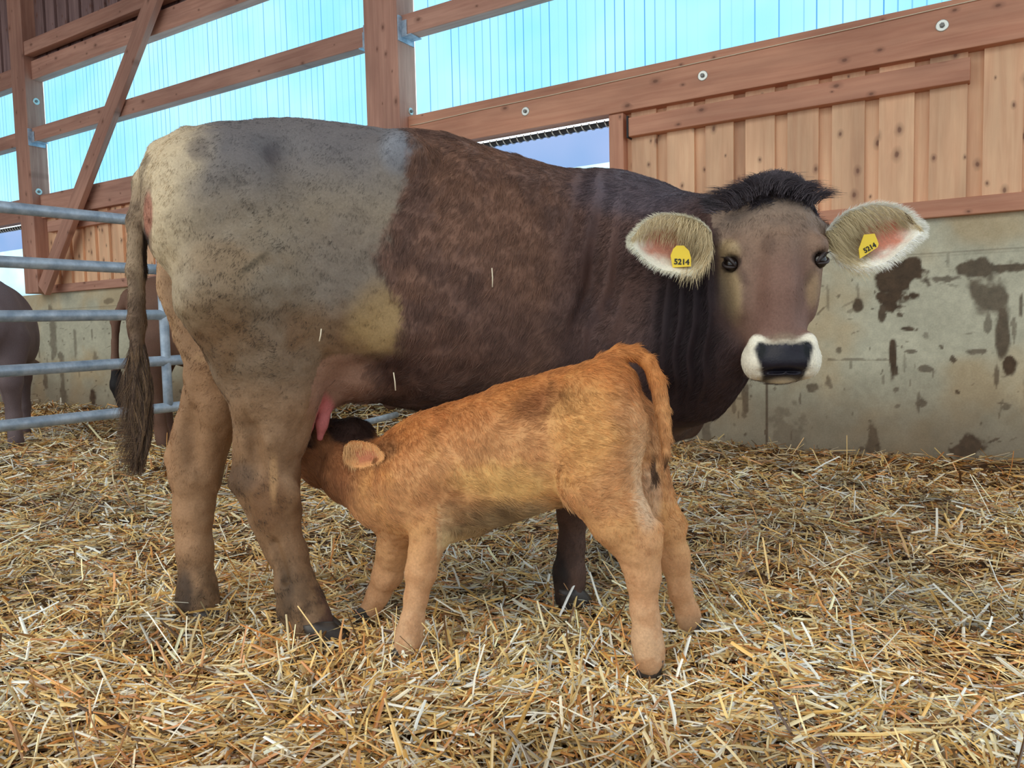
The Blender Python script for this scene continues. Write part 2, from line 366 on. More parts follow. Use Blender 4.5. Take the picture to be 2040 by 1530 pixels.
# --- light panels of ribbed polycarbonate
mp_, nt, b = new_mat('ribbed_polycarbonate'); L = nt.links.new
nt.nodes.remove(b); out = nt.nodes['Material Output']
t = N(nt, 'ShaderNodeTexCoord'); sxyz = N(nt, 'ShaderNodeSeparateXYZ'); L(t.outputs['Object'], sxyz.inputs[0])
def rib_lines(period, width, seed):
    a = N(nt, 'ShaderNodeMath', operation='MULTIPLY'); L(sxyz.outputs['X'], a.inputs[0]); a.inputs[1].default_value = 1.0/period
    f = N(nt, 'ShaderNodeMath', operation='FRACT'); L(a.outputs[0], f.inputs[0])
    s_ = N(nt, 'ShaderNodeMath', operation='SUBTRACT'); L(f.outputs[0], s_.inputs[0]); s_.inputs[1].default_value = 0.5
    ab = N(nt, 'ShaderNodeMath', operation='ABSOLUTE'); L(s_.outputs[0], ab.inputs[0])
    lt = N(nt, 'ShaderNodeMapRange'); L(ab.outputs[0], lt.inputs['Value']); lt.inputs['From Min'].default_value = width*0.4; lt.inputs['From Max'].default_value = width
    lt.inputs['To Min'].default_value = 1; lt.inputs['To Max'].default_value = 0
    fl_ = N(nt, 'ShaderNodeMath', operation='FLOOR'); L(a.outputs[0], fl_.inputs[0])
    wn_ = N(nt, 'ShaderNodeTexWhiteNoise', noise_dimensions='1D'); L(fl_.outputs[0], wn_.inputs['W'])
    m_ = N(nt, 'ShaderNodeMath', operation='MULTIPLY'); L(lt.outputs[0], m_.inputs[0]); L(wn_.outputs['Value'], m_.inputs[1])
    return m_.outputs[0]
rl = rib_lines(0.0756, 0.075, 1)
n1 = N(nt, 'ShaderNodeTexNoise', i_Scale=1.1, i_Detail=3.0); L(t.outputs['Object'], n1.inputs['Vector'])
r1 = ramp(nt, [(0.3, (0.20, 0.45, 0.57)), (0.7, (0.33, 0.51, 0.59))]); L(n1.outputs['Fac'], r1.inputs[0])
c = mixc(nt, r1.outputs[0], (0.03, 0.17, 0.38), rl)
tr = N(nt, 'ShaderNodeBsdfTranslucent'); L(c, tr.inputs[0])
df = N(nt, 'ShaderNodeBsdfDiffuse'); df.inputs[0].default_value = (0.25, 0.6, 0.7, 1)
mx = N(nt, 'ShaderNodeMixShader'); mx.inputs[0].default_value = 0.06; L(tr.outputs[0], mx.inputs[1]); L(df.outputs[0], mx.inputs[2]); L(mx.outputs[0], out.inputs['Surface'])
M_POLY = mp_
def panel(name, x0, x1, z0, z1, y, label, mat=M_POLY, thick=0.016):
    # ribbed sheet: one closed mesh, small ribs across X
    xs = np.arange(x0, x1, 0.0189); xs = np.append(xs, x1); k = len(xs)
    yy = y + 0.0015*(np.arange(k) % 2)
    A = np.concatenate([np.stack([xs, yy, np.full(k, z)], 1) for z in (z0, z1)])
    i = np.arange(k-1); q = np.stack([i, i+1, i+1+k, i+k], 1)
    o = mesh_np(name, A, q, mat, smooth=False)
    return tag(o, label, 'window', kind='structure')
ZH0, ZH1 = 2.345, 2.625     # header beam
XP = [-15.76, -9.90, -4.115, 1.67]            # right faces of the posts
XPL = [-16.1, -10.21, -4.47, 1.33]
panel('window_1', XP[1], XPL[2], ZH1-.05, 4.05, YW+0.012, 'bright ribbed light panel between the two posts, above the rump of the cow')
panel('window_2', XP[2], XPL[3], ZH1-.05, 4.05, YW+0.012, 'bright ribbed light panel right of the middle post, above the header beam')
panel('window_3', XP[0], XPL[1], ZH1-.05, 4.05, YW+0.012, 'narrow strip of light panel left of the far post')

# --- posts
def post(x0, x1, zt, label, bolts):
    w = x1-x0; dep = 0.225
    o = box_mesh('timber_post', zt+0.0-ZC+0.15, dep, w, M_POST_SHADE, bevel=0.008)
    o.rotation_euler = (0, -math.pi/2, 0); o.location = ((x0+x1)/2, YW-dep/2+0.01, (zt+ZC-0.15)/2)
    tag(o, label, 'post', kind='structure')
    return o
def post_lam(x0, x1, zb, zt, dep, label):
    o = box_mesh('timber_post', zt-zb, dep, x1-x0, M_POST_SHADE, bevel=0.008)
    o.rotation_euler = (0, -math.pi/2, 0); o.location = ((x0+x1)/2, YW-dep/2+0.012, (zt+zb)/2)
    return tag(o, label, 'post', kind='structure')
post_c = post_lam(XPL[2], XP[2], ZC, 5.6, 0.228, 'thick laminated timber post behind the back of the cow')
post_l = post_lam(XPL[1], XP[1], ZC, 5.6, 0.215, 'thick timber post far left beside the diagonal brace')

def disc(name, c, nrm, r, th, mat, parent, seg=20):
    nrm = Vector(nrm).normalized(); a = nrm.orthogonal().normalized(); b_ = nrm.cross(a)
    V = []; 
    for (rr, hh) in ((0, th), (r*0.9, th), (r, th*0.7), (r, -0.005)):
        for i in range(seg):
            an = 2*math.pi*i/seg; V.append(Vector(c)+a*(rr*math.cos(an))+b_*(rr*math.sin(an))+nrm*hh)
    Fq = [(k*seg+i, k*seg+(i+1) % seg, (k+1)*seg+(i+1) % seg, (k+1)*seg+i) for k in range(3) for i in range(seg)]
    return mesh_np(name, np.array(V), np.array(Fq)[:, ::-1], mat, parent, smooth=False)
def bolt(c, nrm, parent, r=0.032):
    w = disc('bolt_washer', c, nrm, r, 0.006, M_BOLT, parent)
    n_ = Vector(nrm).normalized()
    disc('bolt_head', Vector(c)+n_*0.006, nrm, r*0.42, 0.014, M_BOLTDARK, w, 6)
    return w
# bolts on the side faces of the posts
for (px, py) in ((72, 202), (77, 382)):
    q = on_plane(px, py, 0, XP[1]); bolt(q, (1, 0, 0), post_l, 0.04)
q = on_plane(818, 222, 0, XP[2]); bolt(q, (1, 0, 0), post_c, 0.03)

# --- header beam and purlins
OFF = 0.10
def hbeam(name, x0, x1, z0, z1, off, label, mat=None, cat='beam', dep=None):
    dep = dep or off
    mat = mat or (M_POST_SHADE if z0 > 3 or x1 < -4.2 else M_BEAM)  # left and upper timbers take the shade-toned wood
    return bar(name, (x0, YW-off+dep/2, (z0+z1)/2), (x1, YW-off+dep/2, (z0+z1)/2), dep, z1-z0, mat, label, cat)
hb1 = hbeam('header_beam', XP[2], XPL[3], ZH0, ZH1, 0.11, 'long header beam with bolts and twine right of the middle post')
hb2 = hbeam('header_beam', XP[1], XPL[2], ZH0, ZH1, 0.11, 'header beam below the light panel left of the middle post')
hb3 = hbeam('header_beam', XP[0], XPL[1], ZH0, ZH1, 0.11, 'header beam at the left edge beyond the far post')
for (px, py) in ((1047, 222), (1400, 151), (1877, 51)):
    q = on_plane(px, py, 1, YW-0.11); bolt(q, (0, -1, 0), hb1, 0.033)
q = on_plane(147, 398, 1, YW-0.11); bolt(q, (0, -1, 0), hb2, 0.036)
ZP0, ZP1 = 3.255, 3.42
def purlin(x0, x1, label, ends):
    o = hbeam('purlin', x0, x1, ZP0, ZP1, 0.16, label, dep=0.12)
    for x, s_ in ends:
        # galvanised hanger: plate on the post with a bent lip under the purlin
        A = box_mesh('bracket', 0.012, 0.20, 0.20, M_GALV, o, 0.002); A.matrix_parent_inverse = Matrix(); A.parent = None; A.parent = o
        mw = o.matrix_world.inverted()
        A.matrix_parent_inverse = mw; A.location = (x+0.006*s_, YW-0.11, (ZP0+ZP1)/2-0.03)
        B = box_mesh('bracket_lip', 0.10, 0.14, 0.01, M_GALV, A, 0.002)
        B.location = (0.05*s_, 0.01, -0.058)
        B.matrix_parent_inverse = Matrix()
        C_ = box_mesh('bracket_cheek', 0.055, 0.008, 0.13, M_GALV, A, 0.002); C_.location = (0.028*s_, -0.055, 0.0); C_.matrix_parent_inverse = Matrix()
    return o
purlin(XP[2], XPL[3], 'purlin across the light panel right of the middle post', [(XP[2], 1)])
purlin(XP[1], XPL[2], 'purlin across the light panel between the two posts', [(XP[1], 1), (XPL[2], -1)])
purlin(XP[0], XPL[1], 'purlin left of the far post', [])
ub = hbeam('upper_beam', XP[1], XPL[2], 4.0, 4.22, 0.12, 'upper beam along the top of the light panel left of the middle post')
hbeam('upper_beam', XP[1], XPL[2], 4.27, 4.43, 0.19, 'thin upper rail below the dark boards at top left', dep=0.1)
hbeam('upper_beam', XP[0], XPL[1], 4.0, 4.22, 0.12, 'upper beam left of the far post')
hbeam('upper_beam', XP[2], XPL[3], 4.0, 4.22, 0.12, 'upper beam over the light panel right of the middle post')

# --- board cladding
def cladding(name, x0, x1, z0, z1, y, mat, wide, gap, label, first=0.0):
    """boards with recessed boards between; one mesh in local coords with local X = up"""
    V = []; Fq = []; R = []
    def slab(a, b_, yf, yb):
        k = len(V); 
        for (X, Y, Z) in ((z0, yf, a), (z1, yf, a), (z1, yb, a), (z0, yb, a), (z0, yf, b_), (z1, yf, b_), (z1, yb, b_), (z0, yb, b_)):
            V.append((X, Y, -Z))
        R.extend([rng.random()]*8)
        for f in ((0,1,2,3),(4,7,6,5),(0,4,5,1),(1,5,6,2),(2,6,7,3),(3,7,4,0)): Fq.append([k+i for i in f])
    x = x0+first
    if first: slab(x0, x0+first+0.02, y-0.002, y+0.02)
    while x < x1:
        w = wide*(0.98+0.04*rng.random())
        slab(max(x, x0), min(x+w, x1), y-0.032, y-0.004)
        g0, g1 = x+w-0.02, x+w+gap+0.02
        if g0 < x1: slab(g0, min(g1, x1), y-0.002, y+0.02)
        x += w+gap
    o = mesh_np(name, np.array(V), np.array(Fq), mat, smooth=False, attrs={'rnd': np.array(R)})
    o.rotation_euler = (0, -math.pi/2, 0)
    return tag(o, label, 'cladding', kind='structure')
cladding('wall_cladding', -2.25, XPL[3], ZC+0.05, ZH0+0.05, YW-0.01, M_BOARD, 0.187, 0.078, 'knotty spruce board cladding behind the head of the cow', first=0.085)
cladding('wall_cladding', XP[1], XPL[2], ZC+0.05, ZH0+0.05, YW-0.01, M_BOARD, 0.193, 0.082, 'board cladding behind the gate left of the cow')
cladding('wall_cladding', XP[1], XPL[2], 4.2, 6.4, YW-0.01, M_DARKBOARD, 0.193, 0.06, 'boards at the top left above the light panel, toned dark for roof shade')
cladding('wall_cladding', XP[0], XPL[1], 4.2, 6.4, YW-0.01, M_DARKBOARD, 0.193, 0.06, 'boards left of the far post, toned dark for roof shade')
hbeam('sill_beam', -2.31, XPL[3], ZC, ZC+0.10, 0.05, 'timber sill on the concrete under the spruce boards', dep=0.14)
hbeam('sill_beam', XP[1], XPL[2], ZC, ZC+0.10, 0.05, 'timber sill on the concrete behind the gate', dep=0.14)
# jamb beside the curtain opening and the short rail under the header
jb = bar('window_jamb', (-2.262, YW-0.03, ZC+.1), (-2.262, YW-0.03, ZH0), 0.12, 0.11, M_BEAM, 'upright jamb between the curtain and the spruce boards', 'jamb', up=(0, -1, 0))
tr1 = hbeam('rail', -2.175, -0.115, 2.17, 2.30, 0.10, 'short rail under the header beam above the spruce boards', cat='rail', dep=0.1)
bk = box_mesh('rail_end_bracket', 0.012, 0.10, 0.15, M_BLACK, None, 0.002); bk.parent = tr1; bk.matrix_parent_inverse = tr1.matrix_world.inverted(); bk.location = (-2.168, YW-0.06, 2.235)
hbeam('rail', XP[1]+0.1, -6.2, 2.17, 2.30, 0.10, 'rail under the header beam behind the tail of the cow', cat='rail', dep=0.1)

# diagonal brace: passes in front of header, purlin and upper beam
qa = on_plane(88, 578, 1, YW-0.20); qb = on_plane(318, -30, 1, YW-0.22)
bar('diagonal_brace', qa, qb, 0.07, 0.20, M_POST_SHADE, 'long diagonal timber brace crossing the far light panel', 'brace', up=(0, -1, 0))

# --- curtain window: translucent sheet on a dark track
mc, nt, b = new_mat('curtain_film'); L = nt.links.new; nt.nodes.remove(b); out = nt.nodes['Material Output']
t = N(nt, 'ShaderNodeTexCoord'); n1 = N(nt, 'ShaderNodeTexNoise', i_Scale=3.0, i_Detail=4.0); L(t.outputs['Object'], n1.inputs['Vector'])
r1 = ramp(nt, [(0.3, (0.42, 0.62, 0.68)), (0.7, (0.58, 0.70, 0.72))]); L(n1.outputs['Fac'], r1.inputs[0])
tr = N(nt, 'ShaderNodeBsdfTranslucent'); L(r1.outputs[0], tr.inputs[0]); gl = N(nt, 'ShaderNodeBsdfGlossy'); gl.inputs['Roughness'].default_value = 0.2
mx = N(nt, 'ShaderNodeMixShader'); mx.inputs[0].default_value = 0.05; L(tr.outputs[0], mx.inputs[1]); L(gl.outputs[0], mx.inputs[2]); L(mx.outputs[0], out.inputs['Surface'])
M_FILM = mc
mc2, nt, b = new_mat('doubled_curtain_film'); L = nt.links.new; nt.nodes.remove(b); out = nt.nodes['Material Output']
tr = N(nt, 'ShaderNodeBsdfTranslucent'); tr.inputs[0].default_value = (*s2l((166, 166, 196)), 1); L(tr.outputs[0], out.inputs['Surface'])
M_FILM2 = mc2
def sheet(name, x0, x1, z0, z1, y, mat, parent=None, amp=0.008, n=60, nzs=12):
    xs = np.linspace(x0, x1, n); zs = np.linspace(z0, z1, nzs); X, Z = np.meshgrid(xs, zs)
    p = np.stack([X.ravel(), np.zeros(X.size), Z.ravel()], 1); yy = y + amp*(fbm(p, 4, 2)-0.5)*2
    idx = np.arange(X.size).reshape(nzs, n); q = np.stack([idx[:-1, :-1], idx[:-1, 1:], idx[1:, 1:], idx[1:, :-1]], -1).reshape(-1, 4)
    return mesh_np(name, np.stack([X.ravel(), yy, Z.ravel()], 1), q, mat, parent)
def curtain(x0, x1, label):
    e = empty('plastic_curtain', ((x0+x1)/2, YW+0.05, ZC)); tag(e, label, 'curtain')
    sheet('film', x0, x1, ZC, ZH0, YW+0.06, M_FILM, e)
    sheet('top_flap', x0+0.01, x1-0.01, ZH0-0.30, ZH0-0.02, YW+0.03, M_FILM2, e, 0.004)
    tk = box_mesh('track', x1-x0, 0.03, 0.035, M_BLACK, e, 0.003); tk.matrix_parent_inverse = parent_world(e).inverted(); tk.location = ((x0+x1)/2, YW-0.0, ZH0-0.035)
    th_ = np.arange(0, (x1-x0-0.06)/0.062*2*math.pi, 0.55)
    tube('lacing', np.stack([x0+0.03+th_*0.062/(2*math.pi), YW-0.0+0.021*np.cos(th_), ZH0-0.035+0.024*np.sin(th_)], 1), 0.006, M_BOLT, e, 5)
    return e
curtain(XP[2]+0.005, -2.325, 'milky plastic curtain in the opening under the header beam, above the back of the cow')
curtain(XP[0]+0.005, XPL[1]-0.005, 'milky plastic curtain at the left edge beside the far post')

# twine along the header
tw = []
for (px, py) in [(818, 250), (840, 246), (960, 218), (1100, 189), (1240, 158), (1480, 105), (1700, 56), (1900, 10), (2040, -22)]:
    tw.append(on_plane(px, py, 1, YW-0.118))
tag(tube('baling_twine', tw, 0.003, M_TWINE), 'thin pale baling twine strung along the header beam', 'twine')

# ================================================================== GATE
XG = (CAM + 3.5*ray(0, 628))[0]
gate = empty('metal_gate', (XG, 2.0, 0)); tag(gate, 'galvanised tube gate with five rails behind the tail of the cow', 'gate')
def gp(px, py): return on_plane(px, py, 0, XG)
rails = [((0, 412), (258, 438)), ((0, 521), (313, 537)), ((0, 630), (335, 627)), ((0, 740), (372, 716)), ((0, 849), (369, 808))]
zr = []
for k, (a_, b_) in enumerate(rails):
    A = gp(*a_); B = gp(*b_); z = (A[2]+B[2])/2; zr.append(z)
    y1 = gp(330 if k < 3 else 470, 628)[1]; y0 = 0.2
    pts = [(XG, y, A[2]+(B[2]-A[2])*(y-A[1])/(B[1]-A[1])) for y in np.linspace(y0, y1, 12)]
    tube('rail', pts, 0.0275, M_GALV, gate, 14)
yu = gp(326, 628)[1]
tube('upright', [(XG, yu, z) for z in np.linspace(zr[4], zr[0], 8)], 0.025, M_GALV, gate, 14)
tube('upright', [(XG, 0.5, z) for z in np.linspace(zr[4], zr[0], 8)], 0.025, M_GALV, gate, 14)
pa = P(690, 852, 5.3); pb = P(790, 826, 5.75)
tag(tube('metal_pipe', [pa+(pb-pa)*t_ for t_ in np.linspace(-.6, 1.0, 6)], 0.024, M_GALV), 'grey metal pipe lying low on the straw, seen under the belly of the cow', 'pipe')
#ANIMALS#
# ================================================================== ANIMALS
class SDF:
    """signed distance grid; shapes are blended with a smooth minimum into ONE continuous skin"""
    def __init__(s, lo, hi, h):
        s.lo = np.array(lo, float); s.h = h
        s.n = np.ceil((np.array(hi)-s.lo)/h).astype(int)+1
        s.F = np.full(s.n, 1.0, np.float32)
        s.ax = [s.lo[i]+h*np.arange(s.n[i]) for i in range(3)]
    def _sub(s, a, b):
        i0 = np.clip(np.floor((np.asarray(a)-s.lo)/s.h).astype(int)-1, 0, s.n-1)
        i1 = np.clip(np.ceil((np.asarray(b)-s.lo)/s.h).astype(int)+2, 1, s.n)
        sl_ = tuple(slice(i0[i], max(i1[i], i0[i]+1)) for i in range(3))
        G = np.meshgrid(*[s.ax[i][sl_[i]] for i in range(3)], indexing='ij')
        return sl_, np.stack(G, -1)
    def put(s, fn, a, b, k=0.03, cut=False):
        pad = k+0.02
        sl_, X = s._sub(np.asarray(a)-pad, np.asarray(b)+pad)
        d = fn(X); f = s.F[sl_]
        if cut:
            hh = np.maximum(k-np.abs(f+d), 0)/k; s.F[sl_] = np.maximum(f, -d)+hh*hh*k*0.25
        else:
            hh = np.maximum(k-np.abs(f-d), 0)/k; s.F[sl_] = np.minimum(f, d)-hh*hh*k*0.25
    def cone(s, p, r1, q, r2, k=0.03, cut=False):
        p = np.asarray(p); q = np.asarray(q); ba = q-p; L2 = ba@ba+1e-12
        def fn(X):
            t = np.clip(((X-p)@ba)/L2, 0, 1)
            return np.linalg.norm(X-p-t[..., None]*ba, axis=-1)-(r1+(r2-r1)*t)
        R = max(r1, r2); s.put(fn, np.minimum(p, q)-R, np.maximum(p, q)+R, k, cut)
    def chain(s, pts, k=0.03):
        for (p, r), (q, r2) in zip(pts[:-1], pts[1:]): s.cone(p, r, q, r2, k)
    def ell(s, c, r, k=0.03, cut=False, R=None):
        c = np.asarray(c, float); r = np.asarray(r, float); R = np.eye(3) if R is None else np.asarray(R)
        def fn(X):
            q = (X-c)@R.T; k0 = np.linalg.norm(q/r, axis=-1); k1 = np.linalg.norm(q/(r*r), axis=-1)+1e-9
            return k0*(k0-1)/k1
        e = np.sqrt(((R*r[:, None])**2).sum(0)); s.put(fn, c-e, c+e, k, cut)
    def loft(s, c0, a, b1, b2, T, o1, o2, h1, h2, p=2.2, taper=0.0, k=0.03):
        c0 = np.asarray(c0); T = np.asarray(T, float)
        M = max(max(h1), max(h2))
        ends = np.array([c0+a*t_+b1*x+b2*y for t_, x, y in zip(T, o1, o2)])
        def fn(X):
            q = X-c0; t = q@a; tc_ = np.clip(t, T[0], T[-1])
            A = pchip(tc_, T, h1); B = pchip(tc_, T, h2)
            x = q@b1-pchip(tc_, T, o1); y = q@b2-pchip(tc_, T, o2)
            A2 = A*(1-taper*np.clip(y/B, -1, 1))
            f = (np.abs(x/A2)**p+np.abs(y/B)**p)**(1/p)
            d = (f-1)*np.minimum(A, B)
            dt = np.abs(t-tc_)
            return np.where(dt > 0, np.sqrt(np.maximum(d, 0)**2+dt**2)+np.minimum(d, 0)*0+np.where(d < 0, 0, 0), d)
        s.put(fn, ends.min(0)-M, ends.max(0)+M, k)
    def mesh(s, smooth=2):
        F = s.F; S = F < 0; n = s.n
        c = sum(S[i:n[0]-1+i, j:n[1]-1+j, k:n[2]-1+k].astype(np.int8) for i in (0, 1) for j in (0, 1) for k in (0, 1))
        act = (c > 0) & (c < 8); ids = np.full(act.shape, -1, np.int64); I = np.argwhere(act); ids[act] = np.arange(len(I))
        acc = np.zeros((len(I), 3)); cnt = np.zeros(len(I))
        for ax in range(3):
            for u_ in (0, 1):
                for v_ in (0, 1):
                    o = np.zeros(3, int); o[(ax+1) % 3] = u_; o[(ax+2) % 3] = v_
                    a = I+o; b_ = a.copy(); b_[:, ax] += 1
                    fa = F[a[:, 0], a[:, 1], a[:, 2]]; fb = F[b_[:, 0], b_[:, 1], b_[:, 2]]
                    mk = (fa < 0) != (fb < 0); t = fa[mk]/(fa[mk]-fb[mk])
                    q = a[mk].astype(float); q[:, ax] += t; acc[mk] += q; cnt[mk] += 1
        V = s.lo+s.h*(acc/cnt[:, None])
        Q = []
        for ax in range(3):
            sa = [slice(1, -1)]*3; sb = [slice(1, -1)]*3; sa[ax] = slice(0, -1); sb[ax] = slice(1, None)
            A = S[tuple(sa)]; B = S[tuple(sb)]; E = np.argwhere(A != B)
            off = np.ones(3, int); off[ax] = 0; E = E+off; flip = ~S[E[:, 0], E[:, 1], E[:, 2]]
            u_ = np.zeros(3, int); u_[(ax+1) % 3] = 1; v_ = np.zeros(3, int); v_[(ax+2) % 3] = 1
            g = lambda e: ids[e[:, 0], e[:, 1], e[:, 2]]
            q = np.stack([g(E-u_-v_), g(E-v_), g(E), g(E-u_)], 1); q[flip] = q[flip][:, ::-1]; Q.append(q)
        Q = np.concatenate(Q); Q = Q[(Q >= 0).all(1)]
        e = np.concatenate([Q[:, [0, 1]], Q[:, [1, 2]], Q[:, [2, 3]], Q[:, [3, 0]]])
        deg = np.bincount(e.ravel(), minlength=len(V))
        for _ in range(smooth):
            ac = np.zeros_like(V)
            for d in range(3): ac[:, d] = np.bincount(e[:, 0], V[e[:, 1], d], len(V))+np.bincount(e[:, 1], V[e[:, 0], d], len(V))
            V = 0.5*V+0.5*ac/np.maximum(deg, 1)[:, None]
        return V, Q
def vnormals(V, Q):
    n = np.cross(V[Q[:, 2]]-V[Q[:, 0]], V[Q[:, 3]]-V[Q[:, 1]]); N_ = np.zeros_like(V)
    for j in range(4):
        for d in range(3): N_[:, d] += np.bincount(Q[:, j], n[:, d], len(V))
    return N_/(np.linalg.norm(N_, axis=1)[:, None]+1e-12)

# ---- hair as real strands
def hair_mat(name, rough=0.55, spec=0.25):
    mt, nt, b = new_mat(name)
    at = N(nt, 'ShaderNodeAttribute', attribute_name='col'); nt.links.new(at.outputs['Color'], b.inputs['Base Color'])
    b.inputs['Roughness'].default_value = rough; b.inputs['Specular IOR Level'].default_value = spec
    return mt
M_HAIR = hair_mat('coat_hair')
def strands(name, pts, col, r0, r1, parent, mat=None):
    """pts (n, k, 3), col (n, 3)"""
    n, k = pts.shape[:2]
    cv = bpy.data.hair_curves.new(name); cv.add_curves([k]*n)
    cv.position_data.foreach_set('vector', np.ascontiguousarray(pts, np.float32).ravel())
    rad = cv.attributes.get('radius') or cv.attributes.new('radius', 'FLOAT', 'POINT')
    rr = (np.linspace(1, 0.15, k)[None]*np.broadcast_to(np.asarray(r0), (n,))[:, None]).astype(np.float32)
    rad.data.foreach_set('value', rr.ravel())
    a = cv.attributes.new('col', 'FLOAT_COLOR', 'POINT')
    c = np.ones((n, k, 4), np.float32); c[:, :, :3] = col[:, None, :]
    a.data.foreach_set('color', c.ravel())
    cv.materials.append(mat or M_HAIR)
    return link(name, cv, parent)
def scatter(V, Q, nrm, dens, count):
    """random points on quads with weight per vertex; returns pos, normal, bary info"""
    T = np.concatenate([Q[:, [0, 1, 2]], Q[:, [0, 2, 3]]])
    ar = 0.5*np.linalg.norm(np.cross(V[T[:, 1]]-V[T[:, 0]], V[T[:, 2]]-V[T[:, 0]]), axis=1)*dens[T].mean(1)
    cdf = np.cumsum(ar); cdf /= cdf[-1]
    f = np.searchsorted(cdf, rng.random(count)); u_ = np.sqrt(rng.random(count)); v_ = rng.random(count)
    w = np.stack([1-u_, u_*(1-v_), u_*v_], 1); Tf = T[f]
    ip = lambda A: (A[Tf]*w.reshape(w.shape+(1,)*(A.ndim-1))).sum(1)
    n_ = ip(nrm); n_ /= np.linalg.norm(n_, axis=1)[:, None]+1e-9
    return ip(V), n_, ip
def coat(name, V, Q, nrm, col, flow, length, dens, count, parent, r=0.0006, lift=0.35, curl=0.25, k=4, label=None, cvar=0.22, clump=30.0, dirt=None):
    p, n_, ip = scatter(V, Q, nrm, dens, count)
    fl_ = ip(flow); ln = ip(length)*(0.6+0.7*rng.random(count)); c = ip(col)
    # clumping noise turns the flow a little from lock to lock
    e = np.stack([fbm(p+d*7.1, clump, 2)-0.5 for d in range(3)], 1)
    fl_ = fl_+e*2.0*curl*2+rng.normal(0, 0.13, (count, 3))
    fl_ -= n_*(fl_*n_).sum(1)[:, None]; fl_ /= np.linalg.norm(fl_, axis=1)[:, None]+1e-9
    lf = lift*(0.6+0.8*rng.random(count))*(0.6+0.9*fbm(p, clump*0.8, 2))
    side = np.cross(n_, fl_)*(rng.normal(0, 0.25, count)*curl*2)[:, None]
    tt = np.linspace(0, 1, k)
    pts = np.stack([p-n_*0.002+ln[:, None]*(fl_*t_*(1-0.15*lf[:, None])+n_*(lf*(t_-0.55*t_*t_))[:, None]+side*(t_*t_)) for t_ in tt], 1)
    c = c*(1+cvar*rng.normal(0, 1, count)[:, None])*(1+(fbm(p, 45.0, 2)-0.5)[:, None]*0.5)
    if dirt is not None:
        dv = ip(dirt); fn_ = 0.6*fbm(p, 95.0, 3)+0.4*fbm(p+3, 260.0, 2)
        md = sstep(0.57, 0.70, fn_+dv*0.38)*np.clip(dv*1.8, 0, 1); md = np.clip(md, 0, 1)[:, None]
        c = c*(1-0.8*md)+0.8*md*s2l((56, 46, 38))
    o = strands(name, pts, np.clip(c, 0.002, 0.95), r*(0.8+0.5*rng.random(count)), 0, parent)
    if label: o['label'] = label
    return o
def blot(px, py, cx, cy, rx, ry, soft=0.5, ns=None, na=0.0, rot=0.0):
    a = math.radians(rot); dx, dy = px-cx, py-cy
    x = (dx*math.cos(a)+dy*math.sin(a))/rx; y = (-dx*math.sin(a)+dy*math.cos(a))/ry
    q = np.sqrt(x*x+y*y)
    if ns is not None: q = q+na*(ns-0.5)
    return sstep(1+soft*0.5, 1-soft*0.5, q)
def lay(c, m_, rgb):
    m_ = np.clip(m_, 0, 1)[:, None]; return c*(1-m_)+m_*s2l(rgb)

M_SKIN = vcol_mat('coat_skin', 0.6, 0.2, (0.82, 1.15), 0.3, 160.0, rough_attr=True)
M_EYE = plain('eye', s2l((24, 16, 13)), 0.08, spec=0.45)
M_HOOF = plain('hoof', s2l((70, 62, 55)), 0.5, noise=s2l((40, 34, 30)), scale=30)
M_TAG = plain('yellow_plastic', s2l((235, 200, 40)), 0.4)
M_INK = plain('black_ink', s2l((25, 22, 15)), 0.6)

def hoof(name, p, fdir, size, parent):
    """a cloven hoof: two claws side by side, toes towards fdir"""
    f = np.array(fdir, float); f[2] = 0; f /= np.linalg.norm(f); sd = np.array([f[1], -f[0], 0]); z = np.array([0, 0, 1.0])
    V = []; Fq = []; seg = 12
    for sgn in (-1, 1):
        k0 = len(V)
        for (hz, s_, fx) in ((0.0, 1.0, 0.012), (0.35, 1.0, 0.006), (0.75, 0.86, -0.004), (1.0, 0.72, -0.012)):
            for i in range(seg):
                an = 2*math.pi*i/seg; ex = math.cos(an); ey = math.sin(an)
                lx = (0.052 if ex > 0 else 0.040)*ex*(1-0.18*abs(ey)); ly = 0.021*ey*(1-0.35*max(ex, 0))
                V.append(np.array(p)+size*(f*(lx*s_+fx)+sd*(ly*s_+sgn*0.021)+z*(hz*0.062)))
        for r_ in range(3):
            for i in range(seg): Fq.append((k0+r_*seg+i, k0+r_*seg+(i+1) % seg, k0+(r_+1)*seg+(i+1) % seg, k0+(r_+1)*seg+i))
        nseg = len(V); V.append(np.mean(V[k0+3*seg:k0+4*seg], 0)+z*0.004*size)
        for i in range(0, seg): Fq.append((k0+3*seg+i, k0+3*seg+(i+1) % seg, nseg, nseg))
    me_q = [q for q in Fq if q[2] != q[3]]; me_t = [q[:3] for q in Fq if q[2] == q[3]]
    return mesh_np(name, np.array(V), [np.array(me_q), np.array(me_t)], M_HOOF, parent)

